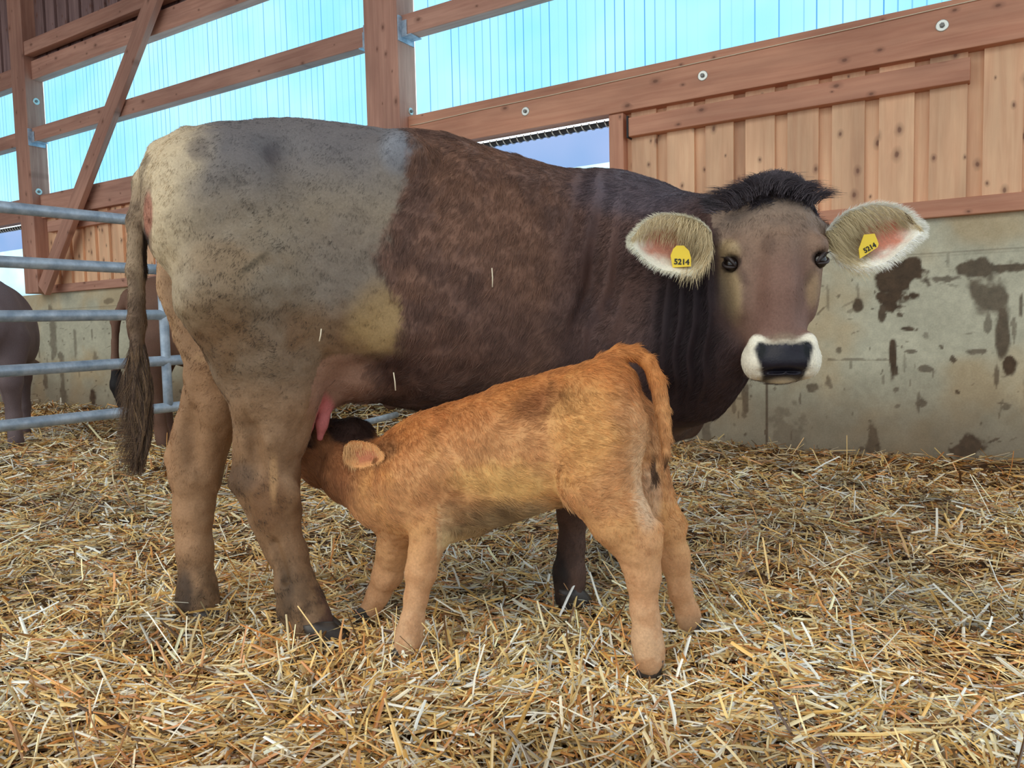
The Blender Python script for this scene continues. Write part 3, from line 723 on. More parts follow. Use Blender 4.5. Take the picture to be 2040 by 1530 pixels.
def ear(name, top, bot, d_base, d_tip, cup, parent, inner, rim, back, thick=0.007, ns=26, nt_=17, dtilt=0.0):
    """cupped ear skin from two edge outlines (base to tip), closed with thickness"""
    top = np.array(top, float); bot = np.array(bot, float)
    S_ = np.linspace(0, 1, ns); tt = np.linspace(0, 1, nt_)
    def rs(a):
        L_ = np.concatenate([[0], np.cumsum(np.linalg.norm(np.diff(a, axis=0), axis=1))]); L_ /= L_[-1]
        return np.stack([pchip(S_, L_, a[:, 0]), pchip(S_, L_, a[:, 1])], 1)
    A = rs(top); B = rs(bot)
    F_ = []; Bk = []; C1 = []; C2 = []; TT = []
    for i, s_ in enumerate(S_):
        wpx = np.linalg.norm(A[i]-B[i])
        for j, t_ in enumerate(tt):
            q = A[i]*(1-t_)+B[i]*t_
            dd = d_base+(d_tip-d_base)*s_+dtilt*(t_-0.5)
            bowl = (1-(2*t_-1)**2)
            d = dd+cup*bowl*(0.35+0.65*math.sin(math.pi*min(s_*0.9+0.1, 1)))*min(1, wpx/60)
            F_.append(P(q[0], q[1], d)); 
            th = thick*(0.35+0.65*min(1, bowl*3))
            Bk.append(P(q[0], q[1], d)+FWD*th)
            e = max(abs(2*t_-1), 2*s_-1.0 if s_ > .5 else 0)
            TT.append((s_, t_, e))
    F_ = np.array(F_); Bk = np.array(Bk); TT = np.array(TT)
    n = ns*nt_; idx = np.arange(n).reshape(ns, nt_)
    q = np.stack([idx[:-1, :-1], idx[:-1, 1:], idx[1:, 1:], idx[1:, :-1]], -1).reshape(-1, 4)
    loop = np.concatenate([idx[0, :], idx[1:, -1], idx[-1, -2::-1], idx[-2:0:-1, 0]])
    nx_ = np.roll(loop, -1); sd = np.stack([loop, loop+n, nx_+n, nx_], 1)
    V = np.concatenate([F_, Bk]); Q = np.concatenate([q, q[:, ::-1]+n, sd])
    ez = TT[:, 2]; ns_ = fbm(F_, 60, 3)
    ci = s2l(inner)[None]*np.ones((n, 1)); mrim = sstep(0.40, 0.85, ez+0.45*(ns_-0.5)+0.5*sstep(0.5, 0.2, TT[:, 0])+0.25*sstep(.5, .2, TT[:, 1]))[:, None]
    ci = ci*(1-mrim)+mrim*s2l(rim); mb = sstep(0.25, 0.02, TT[:, 0])[:, None]
    colr = np.concatenate([ci, np.tile(s2l(back), (n, 1))])
    o = mesh_np(name, V, Q, M_SKIN, parent, colors=colr, attrs={'rough': np.full(2*n, 0.6)})
    sm = o.modifiers.new('subdivision', 'SUBSURF'); sm.levels = 1; sm.render_levels = 1
    return o, F_.reshape(ns, nt_, 3), TT.reshape(ns, nt_, 3), ci.reshape(ns, nt_, 3)
def ear_hair(name, F_, TT, ci, parent, count, rimcol, incol, rl, il, droop=(0, 0, -1)):
    ns, nt_ = F_.shape[:2]
    s_ = rng.random(count); onrim = rng.random(count) < 0.62
    t_ = np.where(onrim, np.where(rng.random(count) < 0.5, rng.random(count)**2*0.12, 1-rng.random(count)**2*0.12), rng.random(count))
    tipm = onrim & (rng.random(count) < 0.3); s_ = np.where(tipm, 1-rng.random(count)**2*0.08, s_); t_ = np.where(tipm, rng.random(count), t_)
    s_ = np.where(onrim, s_, np.where(rng.random(count) < 0.65, s_*0.42, s_)); t_ = np.where(onrim | (s_ < 0.42), t_, t_*0.42)
    i = s_*(ns-1.001); j = t_*(nt_-1.001); i0 = i.astype(int); j0 = j.astype(int); fi = (i-i0)[:, None]; fj = (j-j0)[:, None]
    bil = lambda A: (A[i0, j0]*(1-fi)*(1-fj)+A[i0+1, j0]*fi*(1-fj)+A[i0, j0+1]*(1-fi)*fj+A[i0+1, j0+1]*fi*fj)
    p = bil(F_); ctr = F_[:, nt_//2, :].mean(0); axis = F_[-1].mean(0)-F_[0].mean(0); axis /= np.linalg.norm(axis)
    out = p-F_[i0, nt_//2]; out /= np.linalg.norm(out, axis=1)[:, None]+1e-6
    d_rim = out*0.8+axis*(0.5+0.7*s_[:, None]**2)-FWD*0.25+rng.normal(0, 0.22, (count, 3))
    d_in = axis*0.55+np.array(droop)*0.75-FWD*0.75-out*0.1+rng.normal(0, 0.22, (count, 3))
    d = np.where(onrim[:, None], d_rim, d_in); d /= np.linalg.norm(d, axis=1)[:, None]
    ln = np.where(onrim, rl, il*(1.2-0.9*s_))*(0.5+0.8*rng.random(count))
    bend = np.array([0, 0, -1.0])*0.35
    tt = np.linspace(0, 1, 5)
    pts = np.stack([p+ln[:, None]*(d*x+bend*x*x*0.6) for x in tt], 1)
    c = np.where(onrim[:, None], s2l(rimcol), s2l(incol))*(0.8+0.35*rng.random((count, 1)))
    return strands(name, pts, np.clip(c, 0, .95), 0.00055, 0, parent)

# ------------------------------------------------------------------ the cow
A_ = P(310, 500, 2.2); B_ = P(1380, 500, 2.68)
class Frame:
    def __init__(s, A, B):
        s.O = np.array([A[0], A[1], 0.0]); e = np.array(B)-np.array(A); e[2] = 0; s.e1 = e/np.linalg.norm(e)
        z = np.array([0, 0, 1.0]); s.e2 = np.cross(z, s.e1)
        if s.e2@FWD < 0: s.e2 = -s.e2
        s.R = np.stack([s.e1, s.e2, z])
    def L(s, p): return (np.asarray(p)-s.O)@s.R.T
    def Wd(s, q): return np.asarray(q)@s.R+s.O
    def v(s, d): return np.asarray(d)@s.R.T
    def sag(s, px, py, w=0.0):
        d = ray(px, py); t = ((s.O-CAM)@s.e2+w)/(d@s.e2); return s.L(CAM+t*d)
cf = Frame(A_, B_)
def LP(px, py, d): return cf.L(P(px, py, d))
def LC(*rows): return [(LP(x, y, d), r*d/FPX) for x, y, d, r in rows]
g = SDF((-0.32, -0.85, -0.12), (1.95, 0.45, 1.60), 0.0072)
st = [(318, 308, 450, .09), (345, 284, 510, .14), (400, 258, 590, .19), (480, 247, 690, .24), (600, 241, 765, .275), (700, 252, 795, .285), (800, 264, 818, .305),
      (900, 276, 840, .325), (1000, 309, 858, .33), (1100, 336, 872, .315), (1200, 346, 884, .28), (1300, 364, 890, .235), (1370, 392, 876, .18)]
T = []; o1 = []; o2 = []; h1 = []; h2 = []
for px, yt, yb, hw in st:
    a = cf.sag(px, yt); b_ = cf.sag(px, yb, -0.3*hw); u_ = cf.sag(px, (yt+yb)/2)[0]
    T.append(u_); o1.append(0); o2.append((a[2]+b_[2])/2); h1.append(hw); h2.append((a[2]-b_[2])/2)
E1 = np.array([1.0, 0, 0]); E2 = np.array([0, 1.0, 0]); E3 = np.array([0, 0, 1.0])
g.loft((0, 0, 0), E1, E2, E3, T, o1, o2, h1, h2, p=2.25, taper=0.10, k=0.05)
# rump, thighs, hook bone, shoulder
g.ell(LP(446, 430, 2.10), (0.205, 0.14, 0.22), 0.10)
g.ell(LP(545, 580, 2.11), (0.20, 0.12, 0.21), 0.10)
g.ell(LP(640, 600, 2.17), (0.14, 0.09, 0.17), 0.10)
g.ell(LP(450, 450, 2.42), (0.21, 0.13, 0.23), 0.10)
g.ell(LP(800, 300, 2.16), (0.05, 0.04, 0.045), 0.09)
g.ell(LP(330, 350, 2.13), (0.045, 0.05, 0.05), 0.08)
g.ell(LP(1270, 560, 2.42), (0.15, 0.10, 0.24), 0.12)
g.ell(LP(1190, 720, 2.42), (0.13, 0.10, 0.16), 0.10)
g.ell(LP(872, 395, 2.0), (0.11, 0.07, 0.12), 0.10, cut=True)
g.cone(LP(690, 690, 2.16), 0.03, LP(800, 660, 2.17), 0.03, 0.08)
g.cone(LP(560, 300, 2.08), 0.02, LP(640, 420, 1.97), 0.02, 0.09, cut=True)
g.cone(LP(1195, 420, 2.31), 0.012, LP(1170, 640, 2.24), 0.012, 0.07, cut=True)
# near hind leg
g.chain(LC((500, 590, 2.10, 142), (528, 700, 2.12, 104), (542, 790, 2.12, 78), (538, 870, 2.12, 62), (536, 950, 2.13, 56), (552, 1020, 2.12, 42), (572, 1100, 2.12, 34), (590, 1165, 2.11, 35), (604, 1210, 2.10, 40), (620, 1245, 2.09, 33), (632, 1272, 2.085, 34)), 0.035)
g.cone(LP(505, 850, 2.13), 0.042, LP(476, 955, 2.14), 0.026, 0.03)
g.cone(LP(478, 965, 2.14), 0.026, LP(545, 1100, 2.13), 0.020, 0.03)
g.ell(LP(510, 900, 2.045), (0.016, 0.025, 0.07), 0.05, cut=True)
g.cone(LP(548, 1080, 2.075), 0.008, LP(572, 1160, 2.07), 0.008, 0.02, cut=True)
g.ell(LP(578, 1215, 2.12), (0.03, 0.035, 0.035), 0.03)
g.ell(LP(570, 985, 2.075), (0.035, 0.02, 0.045), 0.03)
g.chain(LC((640, 630, 2.14, 68), (596, 750, 2.13, 38), (570, 850, 2.12, 36)), 0.06)
# far hind leg
g.chain(LC((440, 620, 2.36, 84), (434, 730, 2.34, 58), (425, 810, 2.34, 56), (402, 880, 2.34, 50), (392, 940, 2.34, 46), (388, 1020, 2.34, 34), (390, 1100, 2.33, 31), (392, 1170, 2.32, 34), (395, 1208, 2.31, 36), (404, 1236, 2.31, 31)), 0.035)
g.cone(LP(385, 840, 2.35), 0.045, LP(350, 908, 2.36), 0.027, 0.03)
g.cone(LP(352, 915, 2.36), 0.026, LP(368, 1060, 2.35), 0.022, 0.03)
g.ell(LP(382, 870, 2.262), (0.016, 0.025, 0.08), 0.05, cut=True)
g.ell(LP(376, 1210, 2.32), (0.03, 0.035, 0.035), 0.03)
g.chain(LC((350, 430, 2.3, 34), (372, 560, 2.33, 46), (400, 660, 2.34, 48)), 0.06)
# front legs
g.chain(LC((1190, 760, 2.40, 85), (1155, 880, 2.38, 58), (1147, 985, 2.36, 33), (1142, 1020, 2.36, 30), (1138, 1090, 2.35, 24), (1134, 1140, 2.34, 29), (1136, 1188, 2.33, 31)), 0.03)
g.chain(LC((1290, 760, 2.75, 75), (1275, 880, 2.72, 52), (1270, 985, 2.7, 32), (1268, 1060, 2.68, 25), (1266, 1120, 2.66, 27), (1268, 1150, 2.65, 28)), 0.03)
# udder and teats
g.ell(LP(705, 748, 2.26), (0.105, 0.11, 0.075), 0.05)
g.ell(LP(655, 775, 2.24), (0.05, 0.07, 0.06), 0.04)
g.chain([(LP(652, 800, 2.20), 0.021), (LP(642, 845, 2.19), 0.015), (LP(637, 873, 2.19), 0.010)], 0.02)
g.chain([(LP(600, 800, 2.30), 0.018), (LP(598, 850, 2.30), 0.011)], 0.02)
# neck, curved round towards the viewer, with dewlap and brisket
g.chain(LC((1230, 540, 2.56, 175), (1340, 545, 2.47, 150), (1430, 520, 2.33, 112), (1510, 490, 2.24, 78)), 0.08)
g.chain(LC((1290, 680, 2.52, 150), (1375, 670, 2.42, 128), (1450, 600, 2.30, 90), (1500, 560, 2.22, 60)), 0.08)
g.chain([(LP(1320, 800, 2.46), 0.11), (LP(1385, 778, 2.40), 0.085), (LP(1430, 735, 2.30), 0.06), (LP(1470, 690, 2.22), 0.045)], 0.07)
g.ell(LP(1300, 800, 2.58), (0.13, 0.13, 0.13), 0.06)
# tail
g.chain(LC((372, 285, 2.2, 30), (325, 312, 2.19, 27), (291, 365, 2.18, 23), (275, 440, 2.17, 19), (272, 540, 2.165, 17), (273, 640, 2.16, 15), (275, 740, 2.155, 12), (280, 830, 2.15, 7)), 0.022)
# vulva fold under the tail
g.ell(LP(293, 425, 2.17), (0.018, 0.03, 0.055), 0.015)
# head: frame from poll to muzzle
hp = P(1537, 400, 2.20); hq = P(1556, 735, 2.085)
ha = (hq-hp)/np.linalg.norm(hq-hp); hr = RGT*0.98-FWD*0.19; hr -= ha*(hr@ha); hr /= np.linalg.norm(hr); hf = np.cross(hr, ha)
if hf@FWD > 0: hf = -hf
hR = np.stack([cf.v(hr), cf.v(ha), cf.v(hf)])           # local axes: across, down the face, out of the face
HL = np.linalg.norm(hq-hp)
def HP(x, t, f): return cf.L(hp+hr*x+ha*(t*HL)+hf*f)
Th = np.array([-0.02, 0.08, 0.2, 0.36, 0.5, 0.64, 0.78, 0.86])*HL
g.loft(cf.L(hp), hR[1], hR[0], hR[2], Th, np.array([-.004, -.004, -.004, -.003, 0, 0, 0, 0]), np.array([-.03, -.02, -.01, 0, 0.005, .0, -.002, -.005]),
       np.array([.088, .116, .128, .125, .102, .080, .070, .072]), np.array([.07, .095, .11, .112, .10, .086, .074, .068]), p=2.25, k=0.03)
g.ell(HP(0, 0.94, -0.004), (0.092, 0.056, 0.072), 0.03, R=hR)
g.ell(HP(0, 0.960, 0.045), (0.072, 0.044, 0.030), 0.02, R=hR)                      # nose pad
g.ell(HP(0, 1.01, 0.0), (0.070, 0.022, 0.055), 0.03, R=hR)
for sg in (-1, 1):
    g.ell(HP(sg*0.070, 0.955, 0.006), (0.033, 0.048, 0.052), 0.022, R=hR)       # swollen lips beside the nose
    g.ell(HP(sg*0.062, 0.880, 0.052), (0.026, 0.030, 0.022), 0.02, R=hR)        # wing of the nostril
    g.ell(HP(sg*0.106-0.006, 0.345, 0.060), (0.030, 0.026, 0.034), 0.035, R=hR)        # brow
    g.ell(HP(sg*0.090-0.008, 0.53, 0.0), (0.026, 0.09, 0.060), 0.05, R=hR)            # cheek
    g.ell(HP(sg*0.055, 0.62, 0.115), (0.016, 0.12, 0.03), 0.05, cut=True, R=hR)   # hollow beside the nose bridge
g.chain([(HP(0.0, 0.36, 0.078), 0.034), (HP(0.0, 0.60, 0.068), 0.032), (HP(0, 0.82, 0.052), 0.028)], 0.045)   # nose bridge
g.chain([(HP(-0.045, 0.45, -0.10), 0.085), (HP(-0.02, 0.7, -0.06), 0.062), (HP(0, 0.92, -0.02), 0.05)], 0.05)   # jaw
g.ell(HP(0, -0.03, -0.01), (0.090, 0.060, 0.080), 0.05, R=hR)                       # poll
g.cone(HP(-0.10, 0.17, -0.03), 0.034, LP(1412, 476, 2.15), 0.022, 0.03)             # ear roots
g.cone(HP(0.10, 0.15, -0.03), 0.034, LP(1654, 468, 2.19), 0.022, 0.03)
for sg in (-1, 1):
    g.ell(HP(sg*0.121-0.009, 0.425, 0.066), (0.020, 0.022, 0.024), 0.012, cut=True, R=hR)
    g.cone(HP(sg*0.058, 0.885, 0.082), 0.011, HP(sg*0.050, 0.955, 0.090), 0.007, 0.010, cut=True)    # nostrils
g.ell(HP(0, 1.035, 0.055), (0.075, 0.004, 0.03), 0.008, cut=True, R=hR)            # mouth line
V, Q = g.mesh(2)
nr = vnormals(V, Q)
Vw = cf.Wd(V); nw = nr@cf.R
nzz = fbm(V, 14, 3); nz2 = fbm(V+4, 40, 3)
px0_, py0_ = project(Vw)
fade = sstep(1.25, 1.0, V[:, 0])*np.where((px0_ < 296) & (py0_ > 330), 0.3, 1.0)                      # keep the face clean
Vw = Vw+nw*((nzz-0.5)*0.014*fade+(nz2-0.5)*0.005*fade)[:, None]
px, py = project(Vw)
# loose skin folds on the bent neck
dp0 = (Vw-CAM)@FWD
fw_ = blot(px, py, 1385, 655, 70, 130, 0.9)*(dp0 < 2.45)*sstep(1440, 1405, px)
Vw = Vw+nw*(fw_*0.008*np.sin((px+0.10*(py-650)+70*fbm(V, 5, 2))*0.21))[:, None]
fw_ = blot(px, py, 1180, 560, 60, 200, 0.9)*(dp0 < 2.5)
Vw = Vw+nw*(fw_*0.007*np.sin((px+0.22*(py-560)+60*fbm(V, 4, 2))*0.13))[:, None]
# head coordinates of every vertex
hx = (Vw-hp)@hr; ht = ((Vw-hp)@ha)/HL; hz = (Vw-hp)@hf
ishead = (ht > -0.25) & (ht < 1.2) & (np.abs(hx) < 0.17) & (hz > -0.05) & (px > 1405)
n1 = fbm(V, 6, 4); n2 = fbm(V+9, 22, 4); n3 = fbm(V+2, 70, 3)
c = np.tile(s2l((112, 82, 68)), (len(V), 1))
c = lay(c, sstep(0.45, 0.62, n1)*0.6, (130, 94, 74))
c = lay(c, sstep(0.5, 0.62, n2)*0.35, (76, 56, 50))
c = lay(c, sstep(1060, 1190, px+40*(n1-.5))*0.55, (66, 52, 56))
c = lay(c, sstep(1230, 1330, px)*sstep(360, 480, py)*0.65, (48, 36, 38))
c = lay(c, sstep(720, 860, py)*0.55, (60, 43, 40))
c = lay(c, blot(px, py, 1280, 380, 120, 50, 0.9)*0.6, (92, 88, 98))  # bluish sky sheen along the neck top, put into the coat colour
# hindquarter
xb = np.interp(py, [240, 300, 350, 420, 470, 520, 560, 600, 640, 700, 760], [812, 818, 808, 795, 762, 752, 770, 790, 800, 803, 640])
hm = sstep(14, -14, px-xb+50*(n2-0.5)+36*(n3-0.5))
hc = np.tile(s2l((142, 127, 108)), (len(V), 1))
hc = lay(hc, sstep(440, 290, py+70*(n1-.5))*0.85, (112, 108, 110))
hc = lay(hc, sstep(0.42, 0.64, n1)*sstep(400, 520, py)*0.55, (136, 106, 72))
hc = lay(hc, sstep(560, 700, py)*sstep(0.38, 0.6, n1)*0.7, (116, 82, 56))
hc = lay(hc, sstep(560, 700, py)*sstep(860, 760, py)*0.5, (130, 96, 64))
hc = lay(hc, sstep(450, 322, px+0.12*(py-300)-60*(n1-.5)-40*(n2-.5))*0.85, (206, 184, 148))  # pale rear edge, light from the left put into the coat colour
hc = lay(hc, blot(px, py, 765, 640, 70, 70, 0.8, n2, 0.6)*0.75, (172, 140, 90))
dirt = np.zeros(len(V))
for a_, w_ in (((520, 590, 170, 200), .62), ((470, 470, 120, 90), .60), ((640, 480, 120, 70), .52), ((600, 690, 80, 70), .66), ((470, 440, 50, 50), .66), ((520, 650, 60, 60), .75), ((690, 480, 50, 30), .7)):
    dirt = np.maximum(dirt, w_*blot(px, py, *a_, 1.2, n2, 0.9))
hc = lay(hc, dirt*0.45*sstep(.3, .6, 0.5*n2+0.5*n3), (112, 90, 64))
hc = lay(hc, blot(px, py, 690, 520, 90, 90, 1.0, n2, 0.8)*0.35, (116, 104, 98))
hc = lay(hc, blot(px, py, 395, 297, 20, 22, 1.2, n3, 1.0)*0.55, (70, 62, 66))
hc = lay(hc, blot(px, py, 542, 307, 17, 18, 1.2, n3, 1.0)*0.5, (72, 64, 68))
hc = lay(hc, blot(px, py, 505, 525, 40, 6, 0.8, n3, 0.9, -38)*0.7, (84, 72, 54))
hc = lay(hc, blot(px, py, 790, 300, 30, 40, 1.0)*0.4, (158, 166, 178))
# lower legs
hl = sstep(730, 830, py)
hc = lay(hc, hl*0.8, (160, 122, 88)); hc = lay(hc, hl*sstep(0.46, 0.62, n2)*0.5, (130, 96, 66))
farleg = (V[:, 1] > -0.02)
hc = lay(hc, (farleg & (py > 470))*0.7, (190, 144, 104))
hc = lay(hc, (farleg & (py > 520) & (py < 720))*sstep(0.4, 0.6, n1)*0.5, (220, 180, 126))
hc = lay(hc, blot(px, py, 475, 955, 34, 36, 0.8, n2, 0.8)*0.7, (86, 66, 52))
hc = lay(hc, blot(px, py, 535, 1005, 40, 60, 0.8, n2, 0.9)*0.7, (112, 76, 48))
hc = lay(hc, blot(px, py, 545, 950, 8, 50, 0.9, n2, 0.6)*0.5, (206, 160, 110))
dirt = np.maximum(dirt, 0.75*sstep(1060, 1200, py)*(px < 700)); dirt = np.maximum(dirt, 0.6*blot(px, py, 520, 1000, 60, 90, 1.0, n2, .8)); low = sstep(1040, 1220, py+60*(n1-.5)); hc = lay(hc, low*0.6, (128, 100, 74)); 
hc = lay(hc, sstep(0.46, 0.6, 0.5*n2+0.5*n3)*sstep(1080, 1200, py)*0.55, (84, 64, 46))
hc = lay(hc, blot(px, py, 365, 1190, 18, 60, 1.0, 0.5*n2+0.5*n3, 1.2)*0.85, (58, 44, 34))
hc = lay(hc, blot(px, py, 572, 1180, 16, 60, 1.0, 0.5*n2+0.5*n3, 1.2)*0.7, (76, 58, 42))
hc = hc*(0.82+0.18*np.clip(sstep(450, 330, px+0.12*(py-300)), 0, 1))[:, None]  # side shade in the colour: darkens all but the lit rear edge
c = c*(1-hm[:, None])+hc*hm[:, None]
# underside behind the flank fold, udder and teat
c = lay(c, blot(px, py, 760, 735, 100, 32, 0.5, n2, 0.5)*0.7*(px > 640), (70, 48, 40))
dep = (Vw-CAM)@FWD
ud = (dep > 2.075)*blot(px, py, 665, 768, 88, 66, 0.7)*(py > 705)*(px > 600)
c = lay(c, ud*0.8, (150, 112, 90))
c = lay(c, blot(px, py, 645, 842, 26, 54, 0.5)*(dep > 2.13)*(px > 600), (190, 108, 102))
# front legs
fl_ = (V[:, 2] < 0.52) & (px > 1060)
c = lay(c, fl_*0.6, (98, 74, 60)); c = lay(c, fl_*blot(px, py, 1112, 1150, 22, 60, 0.8, n2, 0.8)*0.9, (36, 30, 28))
c = lay(c, fl_*sstep(0.5, 0.6, n2)*0.5, (66, 50, 42))
# tail
tl = (px < 302) & (py > 300) & (V[:, 0] < 0.06) & (py < 900); tl = tl & ~((py > 880) & (px > 320))
c = lay(c, tl*sstep(330, 400, py)*0.85, (140, 116, 92)); c = lay(c, tl*sstep(520, 640, py)*0.85, (108, 84, 64))
c = lay(c, tl*sstep(0.5, 0.6, n2)*0.5, (82, 62, 48))
c = lay(c, tl*blot(px, py, 290, 500, 7, 60, 0.5, n2, 0.5), (40, 32, 30))
c = lay(c, blot(px, py, 295, 425, 9, 42, 0.5), (168, 116, 94))
# neck and head
nk = (px > 1190) & (V[:, 2] > 0.4)
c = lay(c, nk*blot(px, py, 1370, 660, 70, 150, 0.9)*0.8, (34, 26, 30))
hdm = ishead*1.0
hc2 = np.tile(s2l((134, 108, 90)), (len(V), 1))
hc2 = lay(hc2, sstep(0.45, 0.6, n2)*0.3, (112, 90, 76)); hc2 = lay(hc2, sstep(0.34, 0.12, ht)*0.5, (136, 122, 108)); hc2 = lay(hc2, sstep(0.34, 0.1, ht)*sstep(0.5, 0.62, n2)*0.5, (88, 76, 70))
hc2 = lay(hc2, sstep(0.30, 0.55, ht)*sstep(0.11, 0.05, np.abs(hx-0.004))*0.75, (122, 90, 78))
hc2 = lay(hc2, sstep(0.55, 0.75, ht)*0.5, (118, 88, 78))
hc2 = lay(hc2, blot(px, py, 1452, 575, 24, 62, 0.8, n2, 0.4, -8)*0.85, (164, 142, 106))  # yellow-beige cheek patch, with warm side light included in the colour
hc2 = lay(hc2, blot(px, py, 1452, 497, 22, 20, 0.8, n2, 0.3)*0.8, (166, 144, 108))
hc2 = lay(hc2, blot(px, py, 1618, 575, 16, 40, 0.9, n2, 0.4)*0.5, (160, 134, 96))
hc2 = lay(hc2, blot(px, py, 1600, 560, 12, 60, 0.9, n2, 0.3, 8)*0.4, (92, 66, 54))
hc2 = lay(hc2, blot(px, py, 1533, 487, 14, 22, 0.9, n2, 0.6)*0.5, (78, 58, 50))
hc2 = lay(hc2, sstep(1440, 1425, px)*0.8*(ht > 0.2), (66, 50, 46))
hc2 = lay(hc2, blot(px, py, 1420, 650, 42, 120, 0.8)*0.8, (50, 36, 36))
hc2 = lay(hc2, sstep(0.10, -0.02, ht+0.06*(n2-.5)+0.25*np.abs(hx))*0.95, (52, 44, 46))
ring = sstep(0.870, 0.895, ht+0.045*sstep(0.02, 0.07, np.abs(hx))-0.06*sstep(0.075, 0.10, np.abs(hx))+0.02*(n2-0.5))*(hz > -0.03)
hc2 = lay(hc2, ring, (236, 228, 206))
nwid = np.interp(ht-0.03, [.84, .89, .95, 1.03], [.062, .074, .068, .054])+0.006*(n2-0.5); ns_w = sstep(0.006, -0.006, np.abs(hx)-nwid)*sstep(.885, .900, ht+0.012*(n2-0.5)-0.02*np.cos(hx/0.07*1.57)+0.012)*sstep(1.075, 1.06, ht)*(hz > -0.02)
hc2 = lay(hc2, np.clip(blot(hx, ht, 0.0, 0.90, 0.055, 0.05, 0.8)*(hz > 0.02), 0, 1)*0.6, (150, 134, 112))
hc2 = lay(hc2, ns_w, (34, 31, 38)); hc2 = lay(hc2, ns_w*blot(np.abs(hx), ht, 0.058, 0.93, 0.011, 0.045, 0.5), (8, 7, 8)); hc2 = lay(hc2, ns_w*sstep(0.02, 0.0, np.abs(ht-0.915))*0.25*(n2 > .5), (70, 66, 76))  # dark nose with black nostrils, and a faint highlight painted across its top
hc2 = lay(hc2, sstep(1.07, 1.09, ht)*(np.abs(hx) < 0.09)*0.8, (176, 146, 106))
for sg in (-1, 1):
    ex = np.sqrt(((hx+0.009-sg*0.119)/0.034)**2+((ht-0.425)*HL/0.022)**2+((hz-0.066)/0.045)**2)
    hc2 = lay(hc2, sstep(1.05, 0.8, ex)*0.85, (50, 38, 34))
    hc2 = lay(hc2, blot(px, py, 1476 if sg < 0 else 1615, 545, 9, 26, 0.9, n2, 0.4, -30*-sg)*0.5, (70, 50, 44))
hw_ = hdm*sstep(-0.06, 0.0, hz)
c = c*(1-hw_[:, None])+hc2*hw_[:, None]
rough = 0.62-0.45*ns_w*hw_
cow = empty('cow', (cf.O[0]+cf.e1[0]*0.7, cf.O[1]+cf.e1[1]*0.7, 0.0))
tag(cow, 'grown brown cow with pale hindquarters and white rimmed ears nursing a calf', 'cow')
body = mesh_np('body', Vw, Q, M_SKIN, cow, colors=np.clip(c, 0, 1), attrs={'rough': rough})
cowV, cowQ, cowC, cowN = Vw, Q, c, nw

# eyes with dark lids
M_LID = plain('eyelid', s2l((44, 34, 32)), 0.5)
import bmesh
for sg, ex_, ey_ in ((-1, 1448, 523), (1, 1634, 517)):
    nE = hf*0.74+hr*sg*0.66-ha*0.04; nE /= np.linalg.norm(nE)
    q = hp+hr*(sg*0.1145-0.009)+ha*(0.425*HL)+hf*0.0555
    bm_ = bmesh.new(); bmesh.ops.create_uvsphere(bm_, u_segments=28, v_segments=18, radius=0.0215)
    for f_ in bm_.faces: f_.smooth = True
    me = bpy.data.meshes.new('eye'); bm_.to_mesh(me); bm_.free(); me.materials.append(M_EYE)
    o = link('eye', me, cow); o.location = Vector(q); o['label'] = 'dark glossy eye'
    ax = -hr*sg*0.80+ha*0.50; ax -= nE*(ax@nE); ax /= np.linalg.norm(ax); bx = np.cross(nE, ax)
    if bx@np.array([0, 0, 1.0]) < 0: bx = -bx
    for nm, s_, hh, thk in (('upper_eyelid', 1, 0.0112, 0.0058), ('lower_eyelid', -1, 0.0118, 0.0044)):
        pts = []
        for a_ in np.linspace(-1, 1, 19):
            x_ = a_*0.0225; y_ = s_*hh*(1-a_*a_)**0.75; z_ = math.sqrt(max(0.0226**2-x_*x_-y_*y_, 0.00002))
            pts.append(q+ax*x_+bx*y_+nE*z_)
        tube(nm, pts, thk, M_LID, cow, 8, radii=thk*(0.45+0.55*np.sqrt(1-np.linspace(-1, 1, 19)**2)))
    nl = 46; a_ = rng.uniform(-.9, .75, nl); x_ = a_*0.0225; y_ = 0.0112*(1-a_*a_)**0.75; z_ = np.sqrt(np.maximum(0.0226**2-x_*x_-y_*y_, 0))
    rt = q+x_[:, None]*ax+y_[:, None]*bx+z_[:, None]*nE; dl = nE+bx*0.25-ax*(0.3+0.3*rng.random(nl))[:, None]; dl /= np.linalg.norm(dl, axis=1)[:, None]
    strands('eyelashes', np.stack([rt+0.017*(dl*t_-bx*0.35*t_*t_) for t_ in np.linspace(0, 1, 4)], 1), np.tile(s2l((40, 30, 26)), (nl, 1)), 0.0005, 0, cow)

# hooves
for (x, y, d, s_) in ((642, 1268, 2.075, 1.22), (418, 1240, 2.29, 1.15), (1136, 1192, 2.325, 1.1), (1270, 1150, 2.64, 1.05)):
    q = P(x, y, d); q[2] -= 0.030
    hoof('hoof', q, cf.e1, s_, cow)['label'] = 'dark hoof sunk in the straw'

# ears with tags
e1o, eF, eT, eC = ear('ear', [(1418, 462), (1400, 444), (1362, 430), (1322, 427), (1284, 443), (1259, 474)], [(1420, 500), (1404, 525), (1372, 545), (1330, 540), (1290, 520), (1260, 486)], 2.105, 2.06, 0.065, cow, (206, 140, 116), (240, 232, 210), (88, 72, 64))
ear_hair('ear_fringe', eF, eT, eC, cow, 5200, (250, 242, 220), (226, 206, 164), 0.020, 0.055)['label'] = 'pale fringe of hair'
e2o, eF2, eT2, eC2 = ear('ear', [(1644, 462), (1664, 438), (1696, 418), (1742, 407), (1796, 418), (1832, 452)], [(1646, 498), (1668, 520), (1704, 536), (1754, 528), (1796, 498), (1830, 466)], 2.155, 2.13, 0.07, cow, (214, 140, 116), (246, 242, 226), (88, 72, 64))
ear_hair('ear_fringe', eF2, eT2, eC2, cow, 6200, (250, 248, 235), (214, 196, 156), 0.022, 0.050)['label'] = 'pale fringe of hair'
